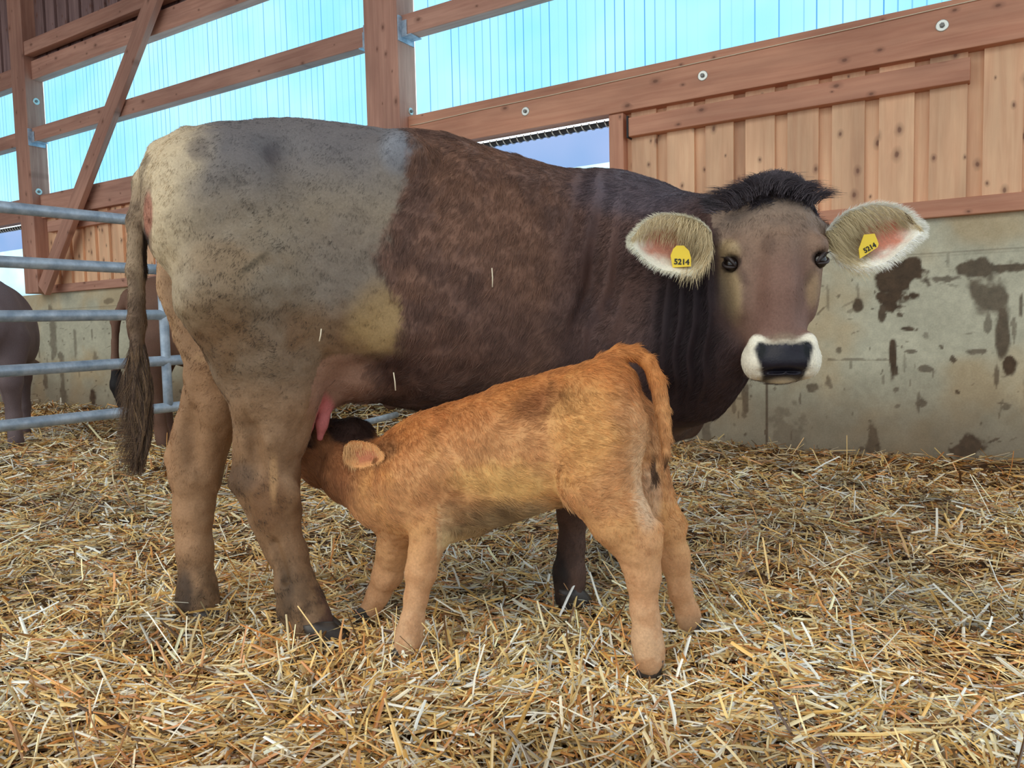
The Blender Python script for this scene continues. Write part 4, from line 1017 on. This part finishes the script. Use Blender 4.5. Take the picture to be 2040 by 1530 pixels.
def ear_tag(corners, d, text, rot, tcx, tcy, size):
    th = 0.003
    F0 = np.array([P(x, y, d) for x, y in corners]); V = np.concatenate([F0, F0+FWD*th]); k = len(corners)
    i = np.arange(k); sd = np.stack([i, (i+1) % k, (i+1) % k+k, i+k], 1)
    t_ = mesh_np('ear_tag', V, [np.array([i]), np.array([i[::-1]+k]), sd], M_TAG, cow, smooth=False); t_['label'] = 'yellow plastic ear tag'
    bv = t_.modifiers.new('bevel', 'BEVEL'); bv.width = 0.001
    def ink(txt, sx_, sy_, sz_):
        tx = bpy.data.curves.new('tag_number', 'FONT'); tx.body = txt; tx.size = sz_; tx.align_x = 'CENTER'; tx.align_y = 'CENTER'; tx.extrude = 0.0004; tx.offset = 0.0006
        tx.materials.append(M_INK)
        tmp = bpy.data.objects.new('tmp', tx); COL.objects.link(tmp)
        me = bpy.data.meshes.new_from_object(tmp.evaluated_get(bpy.context.evaluated_depsgraph_get())); bpy.data.objects.remove(tmp); bpy.data.curves.remove(tx)
        me.name = 'tag_number'; me.materials.clear(); me.materials.append(M_INK)
        o = link('tag_number', me, t_)
        a = math.radians(rot); X = RGT*math.cos(a)+UPV*math.sin(a); Y = -RGT*math.sin(a)+UPV*math.cos(a); q = P(sx_, sy_, d-0.0012)
        M_ = Matrix.Identity(4)
        for r_ in range(3): M_[r_][0] = X[r_]; M_[r_][1] = Y[r_]; M_[r_][2] = -FWD[r_]; M_[r_][3] = q[r_]
        o.matrix_parent_inverse = Matrix(); o.matrix_world = M_
    ink(text[0], tcx, tcy, size)
ear_tag([(1337, 509), (1342, 496), (1348, 490), (1362, 490), (1372, 500), (1376, 514), (1376, 530), (1341, 532)], 2.098, ('5214',), -2, 1358, 522, 0.021)
ear_tag([(1712, 496), (1722, 468), (1742, 466), (1750, 486), (1748, 492), (1714, 514)], 2.158, ('5214',), 30, 1733, 494, 0.019)

# forelock: locks growing over the poll, swept outwards from the middle of the forehead, with two tufts standing up
pm = ishead*sstep(0.11, 0.02, ht+0.25*np.abs(hx)*0+0.05*(n2-.5))*sstep(-0.26, -0.16, ht)*(hz > -0.10)
fo = hr*((hx-0.0)*11)[:, None]+np.array([0, 0, 1.0])*0.55+hf*0.25
fo = fo+np.stack([fbm(V+k_*5, 26.0, 2)-0.5 for k_ in range(3)], 1)*2.6
coat('forelock', Vw, Q, nw, np.tile(s2l((76, 68, 72)), (len(V), 1))*(0.6+0.9*sstep(.4, .65, n3))[:, None], fo, np.full(len(V), 0.034), pm, 8000, cow, r=0.0009, lift=0.38, curl=0.5, k=6, label='dark shaggy forelock on the poll', cvar=0.35, clump=34.0)
tp = []; tcx = []
for (x0_, y0_, lean, n_) in ((1511, 380, -0.10, 420), (1522, 380, .15, 260), (1554, 380, .5, 420), (1588, 390, .8, 260), (1490, 392, -.6, 300), (1462, 404, -.9, 260), (1614, 402, .9, 200)):
    d_ = 2.095; R0 = P(x0_, y0_, d_)+rng.normal(0, 1, (n_, 3))*np.array([.009, .009, .007]); l_ = 0.062*(0.7+0.5*rng.random(n_))
    dv_ = np.array([0, 0, 1.0])+RGT*lean*0.5+rng.normal(0, .12, (n_, 3)); dv_ /= np.linalg.norm(dv_, axis=1)[:, None]
    cl_ = RGT*(1.0 if lean > 0 else -1.0)*(0.5+0.4*abs(lean))-np.array([0, 0, 1.0])*0.75
    tp.append(np.stack([R0+l_[:, None]*(dv_*t_+cl_*t_*t_*0.7) for t_ in np.linspace(0, 1, 6)], 1)); tcx.append(s2l((66, 58, 62))*(0.6+0.8*rng.random((n_, 1))))
strands('forelock_tufts', np.concatenate(tp), np.concatenate(tcx), 0.0008, 0, cow)

# tail switch
cnt = 5200
ctl = np.array([P(x, y, d) for x, y, d in ((273, 560, 2.165), (273, 660, 2.16), (276, 740, 2.155), (281, 810, 2.15), (283, 860, 2.145), (276, 910, 2.14), (270, 950, 2.14))])
cl = np.concatenate([[0], np.cumsum(np.linalg.norm(np.diff(ctl, axis=0), axis=1))])
s0 = rng.random(cnt)**0.8*0.42; ln = 0.16+0.22*rng.random(cnt); ang = rng.random(cnt)*2*math.pi; lock = np.floor(ang/0.42)+np.floor(rng.random(cnt)*3)*20
lr = np.sin(lock*78.233)*43758.5; lr -= np.floor(lr)
pts = []; rsw = 0.35+0.75*rng.random(cnt); smax = cl[-1]*(0.72+0.28*rng.random(cnt)**1.5)
for x in np.linspace(0, 1, 9):
    s_ = np.minimum(s0+x*ln, smax); q = np.stack([np.interp(s_, cl, ctl[:, d]) for d in range(3)], 1)
    rad = (0.004+0.010*np.sqrt(rng.random(cnt)))+0.016*rsw*sstep(0.12, 0.34, s_)*(1-0.95*sstep(0.30, cl[-1], s_))+0.010*(lr-0.4)*x
    wob = 0.008*np.sin(s_*26+lock*1.9)*sstep(0, 0.3, s_)
    pts.append(q+RGT*(np.cos(ang)*rad+wob-0.045*(lr > 0.74)*x*x*sstep(.15, .35, s_)+0.012*(lr < 0.15)*x*x)[:, None]+FWD*(np.sin(ang)*rad)[:, None])
pts = np.stack(pts, 1)
cc = np.where((rng.random(cnt) < 0.35)[:, None], s2l((128, 100, 72)), s2l((84, 64, 50)))*(0.6+0.7*rng.random((cnt, 1)))
strands('tail_switch', pts, cc, 0.00065, 0, cow)['label'] = 'long wavy brown hair of the tail'

# coat
fl = np.tile(np.array([-0.55, 0, -0.8]), (len(V), 1))          # local: hair lies back and down
fl[:, 0] = np.where(px < 800, -0.35, -0.6); 
swl = np.stack([fbm(V+k_*5, 3.0, 2)-0.5 for k_ in range(3)], 1); fl = fl+swl*1.6
fw = fl@cf.R
hdf = np.where((ht > 0.15)[:, None], ha*1.0, -ha*0.3)+hr*np.sign(hx)[:, None]*0.25
fw = np.where((ishead & (hz > -0.02))[:, None], hdf, fw)
Lh = np.where(hm > 0.5, 0.013, 0.030); Lh = np.where((px > 1100) & ~ishead, 0.024, Lh); Lh = np.where(ishead & (hz > -0.03), 0.010, Lh)
Lh = np.where(V[:, 2] < 0.55, np.minimum(Lh, 0.012), Lh)
Lh = Lh*np.where(tl, 1.3, 1.0); Lh = np.where(ishead & (hz > 0) & (ht < 0.3) & (ht > 0), 0.018, Lh)
den = np.where(hm > 0.5, 0.8, 1.0)*(1-np.clip(ns_w*hw_, 0, 1))
den = den*(1-np.clip(ud, 0, 1)*0.9); den = np.where(blot(px, py, 645, 845, 26, 52, 0.4)*(dep > 2.13) > 0.3, 0, den)
for sg in (-1, 1):
    ex = np.sqrt(((hx+0.009-sg*0.119)/0.037)**2+((ht-0.425)*HL/0.028)**2+((hz-0.066)/0.05)**2); den = den*(ex > 1.0)
den = den*np.where((nw*(CAM-Vw)).sum(1) > -0.35*np.linalg.norm(CAM-Vw, axis=1), 1.0, 0.25)
coat('coat', Vw, Q, nw, c, fw, Lh, den, 230000, cow, r=0.00055, lift=0.30, curl=0.24, label='short brown coat', cvar=0.26, dirt=dirt)

# ------------------------------------------------------------------ the calf
kf = Frame(P(1280, 800, 1.96), P(820, 900, 2.10))
def KP(px, py, d): return kf.L(P(px, py, d))
def KC(*rows): return [(KP(x, y, d), r*d/FPX) for x, y, d, r in rows]
g = SDF((-0.16, -0.32, -0.1), (1.12, 0.34, 0.86), 0.0052)
st = [(1262, 742, 860, .05), (1246, 722, 900, .08), (1212, 712, 960, .105), (1150, 727, 1000, .118), (1080, 745, 1022, .125), (1000, 769, 1050, .125), (920, 797, 1082, .115), (850, 822, 1092, .10), (790, 866, 1068, .08)]
T = []; o2 = []; h1 = []; h2 = []
for px, yt, yb, hw in st:
    a = kf.sag(px, yt); b_ = kf.sag(px, yb, -0.3*hw); T.append(kf.sag(px, (yt+yb)/2)[0]); o2.append((a[2]+b_[2])/2); h1.append(hw); h2.append((a[2]-b_[2])/2)
g.loft((0, 0, 0), E1, E2, E3, T, [0]*len(T), o2, h1, h2, p=2.2, taper=0.06, k=0.03)
# neck and head reaching up under the cow
g.chain(KC((850, 950, 2.10, 118), (780, 965, 2.17, 90), (712, 938, 2.25, 66), (690, 905, 2.29, 56)), 0.03)
g.chain(KC((700, 892, 2.31, 54), (660, 888, 2.31, 48), (622, 893, 2.30, 36), (600, 895, 2.30, 30)), 0.025)
g.chain(KC((700, 945, 2.28, 50), (640, 930, 2.30, 34), (598, 915, 2.30, 26)), 0.03)
g.ell(KP(705, 858, 2.33), (0.045, 0.055, 0.03), 0.03)
g.cone(KP(716, 892, 2.26), 0.02, KP(700, 905, 2.24), 0.024, 0.02)
# shoulders, thighs
g.ell(KP(860, 960, 2.05), (0.085, 0.05, 0.13), 0.05)
g.ell(KP(1190, 860, 1.92), (0.100, 0.06, 0.15), 0.06)
g.ell(KP(1220, 850, 2.03), (0.085, 0.055, 0.13), 0.06)
g.chain(KC((1190, 860, 1.93, 96), (1192, 955, 1.91, 76), (1235, 1035, 1.89, 58), (1270, 1085, 1.88, 45), (1279, 1145, 1.875, 32), (1285, 1220, 1.87, 25), (1289, 1270, 1.865, 26), (1293, 1300, 1.862, 25), (1294, 1322, 1.86, 25)), 0.025)
g.cone(KP(1275, 1050, 1.88), 0.03, KP(1304, 1050, 1.88), 0.016, 0.02)
g.cone(KP(1304, 1055, 1.88), 0.015, KP(1300, 1160, 1.88), 0.012, 0.02)
g.chain(KC((1235, 850, 2.05, 76), (1278, 955, 2.07, 52), (1326, 1052, 2.08, 37), (1342, 1108, 2.08, 28), (1357, 1180, 2.085, 21), (1370, 1225, 2.09, 21), (1376, 1250, 2.09, 20)), 0.025)
g.cone(KP(1330, 1050, 2.08), 0.03, KP(1350, 1048, 2.08), 0.018, 0.02)
g.chain(KC((872, 960, 2.03, 78), (866, 1035, 2.01, 50), (848, 1095, 2.00, 31), (838, 1140, 1.995, 30), (828, 1190, 1.985, 21), (820, 1240, 1.98, 21), (814, 1272, 1.977, 25), (810, 1300, 1.975, 24)), 0.025)
g.chain(KC((800, 1030, 2.14, 52), (786, 1100, 2.19, 33), (772, 1145, 2.21, 27), (754, 1185, 2.23, 20), (738, 1214, 2.24, 21)), 0.025)
# tail, lifted at the root
g.chain(KC((1200, 722, 1.97, 18), (1232, 707, 1.965, 16), (1265, 703, 1.96, 14), (1292, 720, 1.955, 13), (1310, 760, 1.95, 13), (1320, 815, 1.945, 12), (1326, 870, 1.94, 11), (1327, 905, 1.94, 9), (1325, 930, 1.94, 5)), 0.010)
V, Q = g.mesh(2); nr = vnormals(V, Q); Vw = kf.Wd(V); nw = nr@kf.R
nzz = fbm(V, 18, 3); nz2 = fbm(V+4, 55, 3); Vw = Vw+nw*((nzz-0.5)*0.010+(nz2-0.5)*0.004)[:, None]
px, py = project(Vw); n1 = fbm(V, 9, 4); n2 = fbm(V+9, 30, 4); n3 = fbm(V+2, 80, 3)
c = np.tile(s2l((206, 150, 98)), (len(V), 1))
c = lay(c, sstep(0.42, 0.62, n1)*0.5, (216, 160, 92))
yt_ = np.interp(px, [760, 900, 1100, 1290], [880, 800, 738, 715])
c = lay(c, sstep(110, 10, py-yt_+40*(n1-.5))*0.75, (190, 116, 58))
c = lay(c, blot(px, py, 1090, 800, 85, 30, 0.9, n2, 0.9, -12)*0.8, (134, 78, 42))
c = lay(c, blot(px, py, 900, 850, 70, 40, 0.9, n2, 1.0)*sstep(0.45, 0.6, n2)*0.5, (146, 92, 52))
c = lay(c, blot(px, py, 1150, 860, 60, 110, 0.9, n2, 0.9)*0.45, (226, 172, 104))
c = lay(c, blot(px, py, 1010, 960, 100, 40, 0.9, n2, 0.9)*0.6, (222, 180, 112))
c = lay(c, sstep(985, 1035, py+30*(n2-.5))*(px > 870)*(px < 1130)*0.8, (222, 198, 150))
c = lay(c, blot(px, py, 965, 1030, 70, 30, 0.8, n2, 1.2)*0.6, (130, 92, 54))
c = lay(c, sstep(0.5, 0.6, n2)*blot(px, py, 960, 1030, 110, 40, 0.8)*0.6, (104, 74, 46))
c = lay(c, blot(px, py, 880, 1010, 60, 50, 0.9, n2, 0.8)*0.4, (176, 116, 72))
legs = sstep(960, 1200, py+40*(n1-.5))*(px < 1420)*(1-((px > 880)*(px < 1130)*(py < 1090)))
c = lay(c, legs*0.85, (198, 150, 110)); c = lay(c, sstep(1180, 1280, py)*0.6, (206, 170, 134))
c = lay(c, legs*sstep(0.48, 0.62, n2)*0.4, (176, 122, 80))
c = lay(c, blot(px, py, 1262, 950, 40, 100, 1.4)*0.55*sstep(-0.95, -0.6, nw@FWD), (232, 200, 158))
c = lay(c, blot(px, py, 1290, 990, 26, 60, 0.8)*0.6, (228, 198, 166))
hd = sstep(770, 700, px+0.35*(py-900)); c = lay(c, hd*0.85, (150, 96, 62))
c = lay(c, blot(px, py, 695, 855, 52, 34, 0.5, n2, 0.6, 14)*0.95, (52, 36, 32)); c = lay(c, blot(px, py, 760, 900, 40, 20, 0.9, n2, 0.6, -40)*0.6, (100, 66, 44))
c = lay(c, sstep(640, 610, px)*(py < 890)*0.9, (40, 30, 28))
depk = (Vw-CAM)@FWD; ctail = (depk < 2.0)*(px > 1296)*(py < 965)
c = lay(c, ctail*sstep(895, 925, py)*0.9, (60, 36, 24))
c = lay(c, blot(px, py, 1380, 1245, 30, 20, 0.8)*0.3, (120, 90, 66))
calf = empty('calf', (kf.O[0]+kf.e1[0]*0.3, kf.O[1]+kf.e1[1]*0.3, 0.0))
tag(calf, 'small ginger calf drinking under the brown cow with its tail lifted', 'calf')
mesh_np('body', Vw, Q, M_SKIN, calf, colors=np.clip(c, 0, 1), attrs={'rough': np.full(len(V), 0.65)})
for (x, y, d, s_) in ((1300, 1326, 1.86, .66), (1380, 1252, 2.085, .62), (806, 1300, 1.97, .66), (730, 1220, 2.235, .62)):
    q = P(x, y, d); q[2] -= 0.02
    hoof('hoof', q, kf.e1, s_, calf)['label'] = 'small dark hoof in the straw'
o_, F1, T1, C1 = ear('ear', [(686, 888), (704, 878), (726, 880), (748, 888), (764, 906)], [(682, 906), (692, 922), (712, 932), (742, 927), (762, 914)], 2.13, 1.985, 0.022, calf, (186, 116, 84), (216, 154, 100), (160, 100, 60), thick=0.006)
ear_hair('ear_fringe', F1, T1, C1, calf, 1500, (226, 168, 110), (224, 178, 124), 0.010, 0.022)
q = P(650, 880, 2.18)
fl = np.tile(np.array([-0.7, 0, -0.6]), (len(V), 1)); swl = np.stack([fbm(V+k_*5, 7.0, 2)-0.5 for k_ in range(3)], 1); fl = fl+swl*2.4
fl = np.where(((py > 1050))[:, None], np.array([0, 0, -1.0]), fl)
fl = np.where((ctail > 0)[:, None], np.array([-.1, 0, -1.0]), fl)
fw = fl@kf.R
Lh = 0.022-0.014*sstep(960, 1120, py); Lh = np.where((py > 985) & (py < 1060) & (px > 900) & (px < 1130), 0.034, Lh); Lh = np.where(ctail > 0, 0.022, Lh)
den = np.ones(len(V))*np.where((nw*(CAM-Vw)).sum(1) > -0.35*np.linalg.norm(CAM-Vw, axis=1), 1.0, 0.25)
coat('coat', Vw, Q, nw, c, fw, Lh, den, 95000, calf, r=0.0005, lift=0.35, curl=0.32, label='fluffy ginger coat', clump=38.0)

# ------------------------------------------------------------------ cattle in the next pen
def far_cow(name, label, foot_px, d, fwd, hgt, rgb, dark, headdown=True):
    """a plain standing cow, fwd = direction it faces"""
    base = P(foot_px[0], foot_px[1], d); base[2] = 0.0
    f = np.array([fwd[0], fwd[1], 0.0]); f /= np.linalg.norm(f); l_ = np.array([-f[1], f[0], 0])
    k = hgt/1.35
    g = SDF((-1.1*k, -0.45*k, -0.03), (1.45*k, 0.45*k, 1.5*k), 0.022*k)
    p3 = lambda x, y, z: np.array([x, y, z])*k
    Ts = np.array([-.85, -.7, -.45, -.1, .25, .5, .65])*k
    g.loft((0, 0, 0), E1, E2, E3, Ts, [0]*7, np.array([1.02, 1.02, .98, .93, .95, .98, 1.0])*k, np.array([.14, .24, .27, .33, .28, .21, .12])*k, np.array([.2, .31, .36, .40, .37, .31, .2])*k, 2.2, .1, .06)
    for sx_, xs in ((-1, (-.62, -.70, -.66, -.62)), (1, (.42, .42, .43, .44))):
        for sy in (-1, 1):
            g.chain([(p3(xs[0], sy*.15, .85), .15*k), (p3(xs[1], sy*.15, .52), .075*k), (p3(xs[2], sy*.15, .25), .05*k), (p3(xs[3], sy*.15, .03), .06*k)], .05)
    if headdown:
        g.chain([(p3(.6, 0, 1.02), .2*k), (p3(.85, 0, .85), .14*k), (p3(1.0, 0, .62), .12*k), (p3(1.1, 0, .42), .085*k), (p3(1.14, 0, .28), .075*k)], .05); ez, exx = .66, .93
    else:
        g.chain([(p3(.6, 0, 1.05), .2*k), (p3(.88, 0, 1.2), .13*k), (p3(1.02, 0, 1.22), .12*k), (p3(1.2, 0, 1.05), .085*k), (p3(1.27, 0, .98), .075*k)], .05); ez, exx = 1.25, .95
    g.chain([(p3(-.85, 0, 1.2), .05*k), (p3(-.95, 0, 1.0), .035*k), (p3(-.97, 0, .7), .03*k), (p3(-.96, 0, .5), .055*k), (p3(-.95, 0, .32), .02*k)], .03)
    V, Q = g.mesh(2); n1 = fbm(V, 5, 4)
    Vw = base+V[:, :1]*f+V[:, 1:2]*l_+V[:, 2:]*np.array([0, 0, 1.0])
    c = np.tile(s2l(rgb), (len(V), 1)); c = lay(c, sstep(.4, .65, n1)*.6, dark); c = lay(c, ((V[:, 0] < -.9*k) & (V[:, 2] < .62*k))*1.0, (30, 26, 26))
    e = empty(name, base); tag(e, label, 'cow')
    mesh_np('body', Vw, Q, M_SKIN, e, colors=c, attrs={'rough': np.full(len(V), .65)})
    for sy in (-1, 1):
        S_ = []; n_ = 10
        for i in range(n_):
            t_ = i/(n_-1); w_ = 0.055*k*math.sin(math.pi*min(1, .25+t_*.75))+.004
            ctr = base+(f*(exx-.02*t_)+l_*sy*(.08+.19*t_)+np.array([0, 0, ez-.02*t_]))*k if False else base+f*(exx-.03*t_)*k+l_*(sy*(.08+.19*t_)*k)+np.array([0, 0, (ez-.03*t_)*k])
            for j in range(8):
                an = 2*math.pi*j/8; S_.append(ctr+np.array([0, 0, 1.0])*w_*math.sin(an)+f*0.014*k*math.cos(an))
        i = np.arange(8); Fq = [np.stack([r_*8+i, r_*8+(i+1) % 8, (r_+1)*8+(i+1) % 8, (r_+1)*8+i], 1) for r_ in range(n_-1)]
        mesh_np('ear', np.array(S_), [np.concatenate(Fq), np.array([(n_-1)*8+i]), np.array([i[::-1]])], M_SKIN, e, colors=np.tile(s2l((150, 128, 112)), (len(S_), 1)), attrs={'rough': np.full(len(S_), .6)})
    for xs in (-.60, .46):
        for sy in (-.15, .15): hoof('hoof', base+f*xs*k+l_*sy*k+np.array([0, 0, -.02]), f, 1.1*k, e)
    return e
far_cow('cow', 'grey brown cow seen from behind at the left edge beyond the gate', (2, 866), 6.6, (FWD-0.55*RGT)[:2], 1.36, (128, 112, 112), (104, 88, 88))
far_cow('cow', 'dark brown cow beyond the gate, half hidden behind the tail and far hind leg', (500, 880), 6.1, (0.93*RGT+0.25*FWD)[:2], 1.32, (112, 82, 66), (86, 62, 52))
# ================================================================== STRAW
M_STRAW, nt, b = new_mat('straw')
at = N(nt, 'ShaderNodeAttribute', attribute_name='col'); nt.links.new(at.outputs['Color'], b.inputs['Base Color'])
b.inputs['Roughness'].default_value = 0.34; b.inputs['Specular IOR Level'].default_value = 0.75
def straw_blades(n_target=190000):
    xs = []; ys = []
    R0, R1 = 1.15, 13.5
    # density falls off with distance from the viewing side of the pen
    rr = np.linspace(R0, R1, 400); w = rr*(2.0/rr)**1.55*np.where(rr < 3.2, 1.0, 0.85); cdf = np.cumsum(w); cdf /= cdf[-1]
    n = int(n_target*1.25); r_ = np.interp(rng.random(n), cdf, rr); a = YAW+np.radians(rng.uniform(-44, 54, n))
    x = r_*np.cos(a); y = r_*np.sin(a); k = (y < YW-0.10) & (y > -1.5); return x[k], y[k], r_[k]
x, y, dist = straw_blades(); n = len(x)
z = ground_z(x, y)
L_ = np.clip(rng.lognormal(math.log(0.050), 0.55, n), 0.015, 0.20)*np.where(dist < 3, 1.0, np.minimum(1.8, 0.7+dist*0.1))
Wd_ = np.clip(rng.lognormal(math.log(0.0050), 0.35, n), 0.002, 0.009)*np.where(dist < 3, 1.0, np.minimum(2.2, 0.4+dist*0.2))
hd = rng.random(n)*2*math.pi; swirl = fbm(np.stack([x, y, 0*x], 1), 3.0, 2)*6; hd = np.where(rng.random(n) < 0.45, swirl+rng.normal(0, 0.5, n), hd)
tilt = rng.normal(0.02, 0.20, n); up_ = rng.random(n) < 0.05; tilt = np.where(up_, rng.uniform(0.35, 1.1, n), tilt)
T = np.stack([np.cos(hd)*np.cos(tilt), np.sin(hd)*np.cos(tilt), np.sin(tilt)], 1)
Sd = np.stack([-np.sin(hd), np.cos(hd), 0*hd], 1); Nn = np.cross(T, Sd)
roll = rng.normal(0, 0.55, n)[:, None]; S2 = Sd*np.cos(roll)+Nn*np.sin(roll); N2 = np.cross(T, S2)
lay_ = rng.random(n)**1.4*0.040*(0.5+fbm(np.stack([x, y, 0*x], 1), 9.0, 2)); c0 = np.stack([x, y, z+lay_+np.abs(np.sin(tilt))*L_*0.42], 1)
# heaped straw round the hooves
curv = rng.normal(0, 0.10, n)[:, None]; fold = (Wd_*rng.uniform(0.1, 0.4, n))[:, None]
rows = []
for t_ in (-0.5, 0.0, 0.5):
    p = c0+T*(L_*t_)[:, None]+(N2*curv*0.5+S2*curv*0.7)*(L_*(t_*t_*4-0.4)*0.4)[:, None]
    wv = (Wd_*0.5*(1.0 if t_ == 0 else 0.85))[:, None]
    rows += [p-S2*wv, p+N2*fold, p+S2*wv]
Vs = np.stack(rows, 1)                           # n, 9, 3
base = (np.arange(n)*9)[:, None]
fq = np.concatenate([base+np.array(q) for q in ((0, 1, 4, 3), (1, 2, 5, 4), (3, 4, 7, 6), (4, 5, 8, 7))])
pal = s2l([(240, 208, 138), (232, 188, 108), (248, 232, 184), (240, 240, 228), (204, 140, 78), (190, 166, 112), (160, 116, 70), (222, 160, 90), (252, 246, 222)])
pr = np.array([.19, .15, .15, .15, .09, .08, .06, .07, .06]); pi_ = rng.choice(9, n, p=pr/pr.sum())
reg = fbm(np.stack([x, y, 0*x], 1), 1.6, 3); cs = pal[pi_]*(0.80+0.42*rng.random((n, 1)))
warm = sstep(0.48, 0.64, reg)[:, None]*0.4; cs = cs*(1-warm)+warm*cs*np.array([1.0, 0.80, 0.55])
old = (sstep(0.013, 0.005, lay_)*(rng.random(n) < 0.75))[:, None]; cs = cs*(1-old)+old*s2l((116, 82, 48))*(0.6+0.6*rng.random((n, 1)))
damp = fbm(np.stack([x+4, y, 0*x], 1), 2.4, 3); dm = sstep(0.60, 0.70, damp)[:, None]; cs = cs*(1-0.35*dm)
shade_brown = np.maximum(0.55*sstep(1.95, 1.45, dist+0.9*(reg-0.5)+0.25*(x+1.2)), 0.75*sstep(0.95, 0.35, YW-y+0.8*(damp-0.5))*(x > -3.4))   # near-left shade put in the colour, older brown straw along the wall
tr_ = (shade_brown*(rng.random(n) < 0.75))[:, None]; cs = cs*(1-tr_)+tr_*cs*np.array([0.62, 0.47, 0.30])
Vs[:, :, 1] = np.minimum(Vs[:, :, 1], YW-0.012)
cols = np.repeat(cs[:, None, :], 9, 1).reshape(-1, 3)
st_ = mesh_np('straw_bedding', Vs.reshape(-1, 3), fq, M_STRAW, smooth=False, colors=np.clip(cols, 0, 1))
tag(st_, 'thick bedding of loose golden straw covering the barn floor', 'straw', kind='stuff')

for k_, (x0_, y0_, x1_, y1_, d_) in enumerate(((980, 534, 981, 572, 2.10), (784, 742, 788, 778, 2.06), (640, 655, 636, 680, 1.98))):
    p0 = P(x0_, y0_, d_); p1 = P(x1_, y1_, d_)
    o = tube('straw_stalk', [p0, (p0+p1)/2+RGT*0.001, p1], 0.0016, M_TWINE, None, 6)
    tag(o, ('pale straw stalk stuck to the brown side of the cow', 'pale straw stalk hanging from the belly of the cow', 'pale straw stalk stuck on the thigh of the cow')[k_], 'straw', 'straw stalks caught in the coat of the cow')
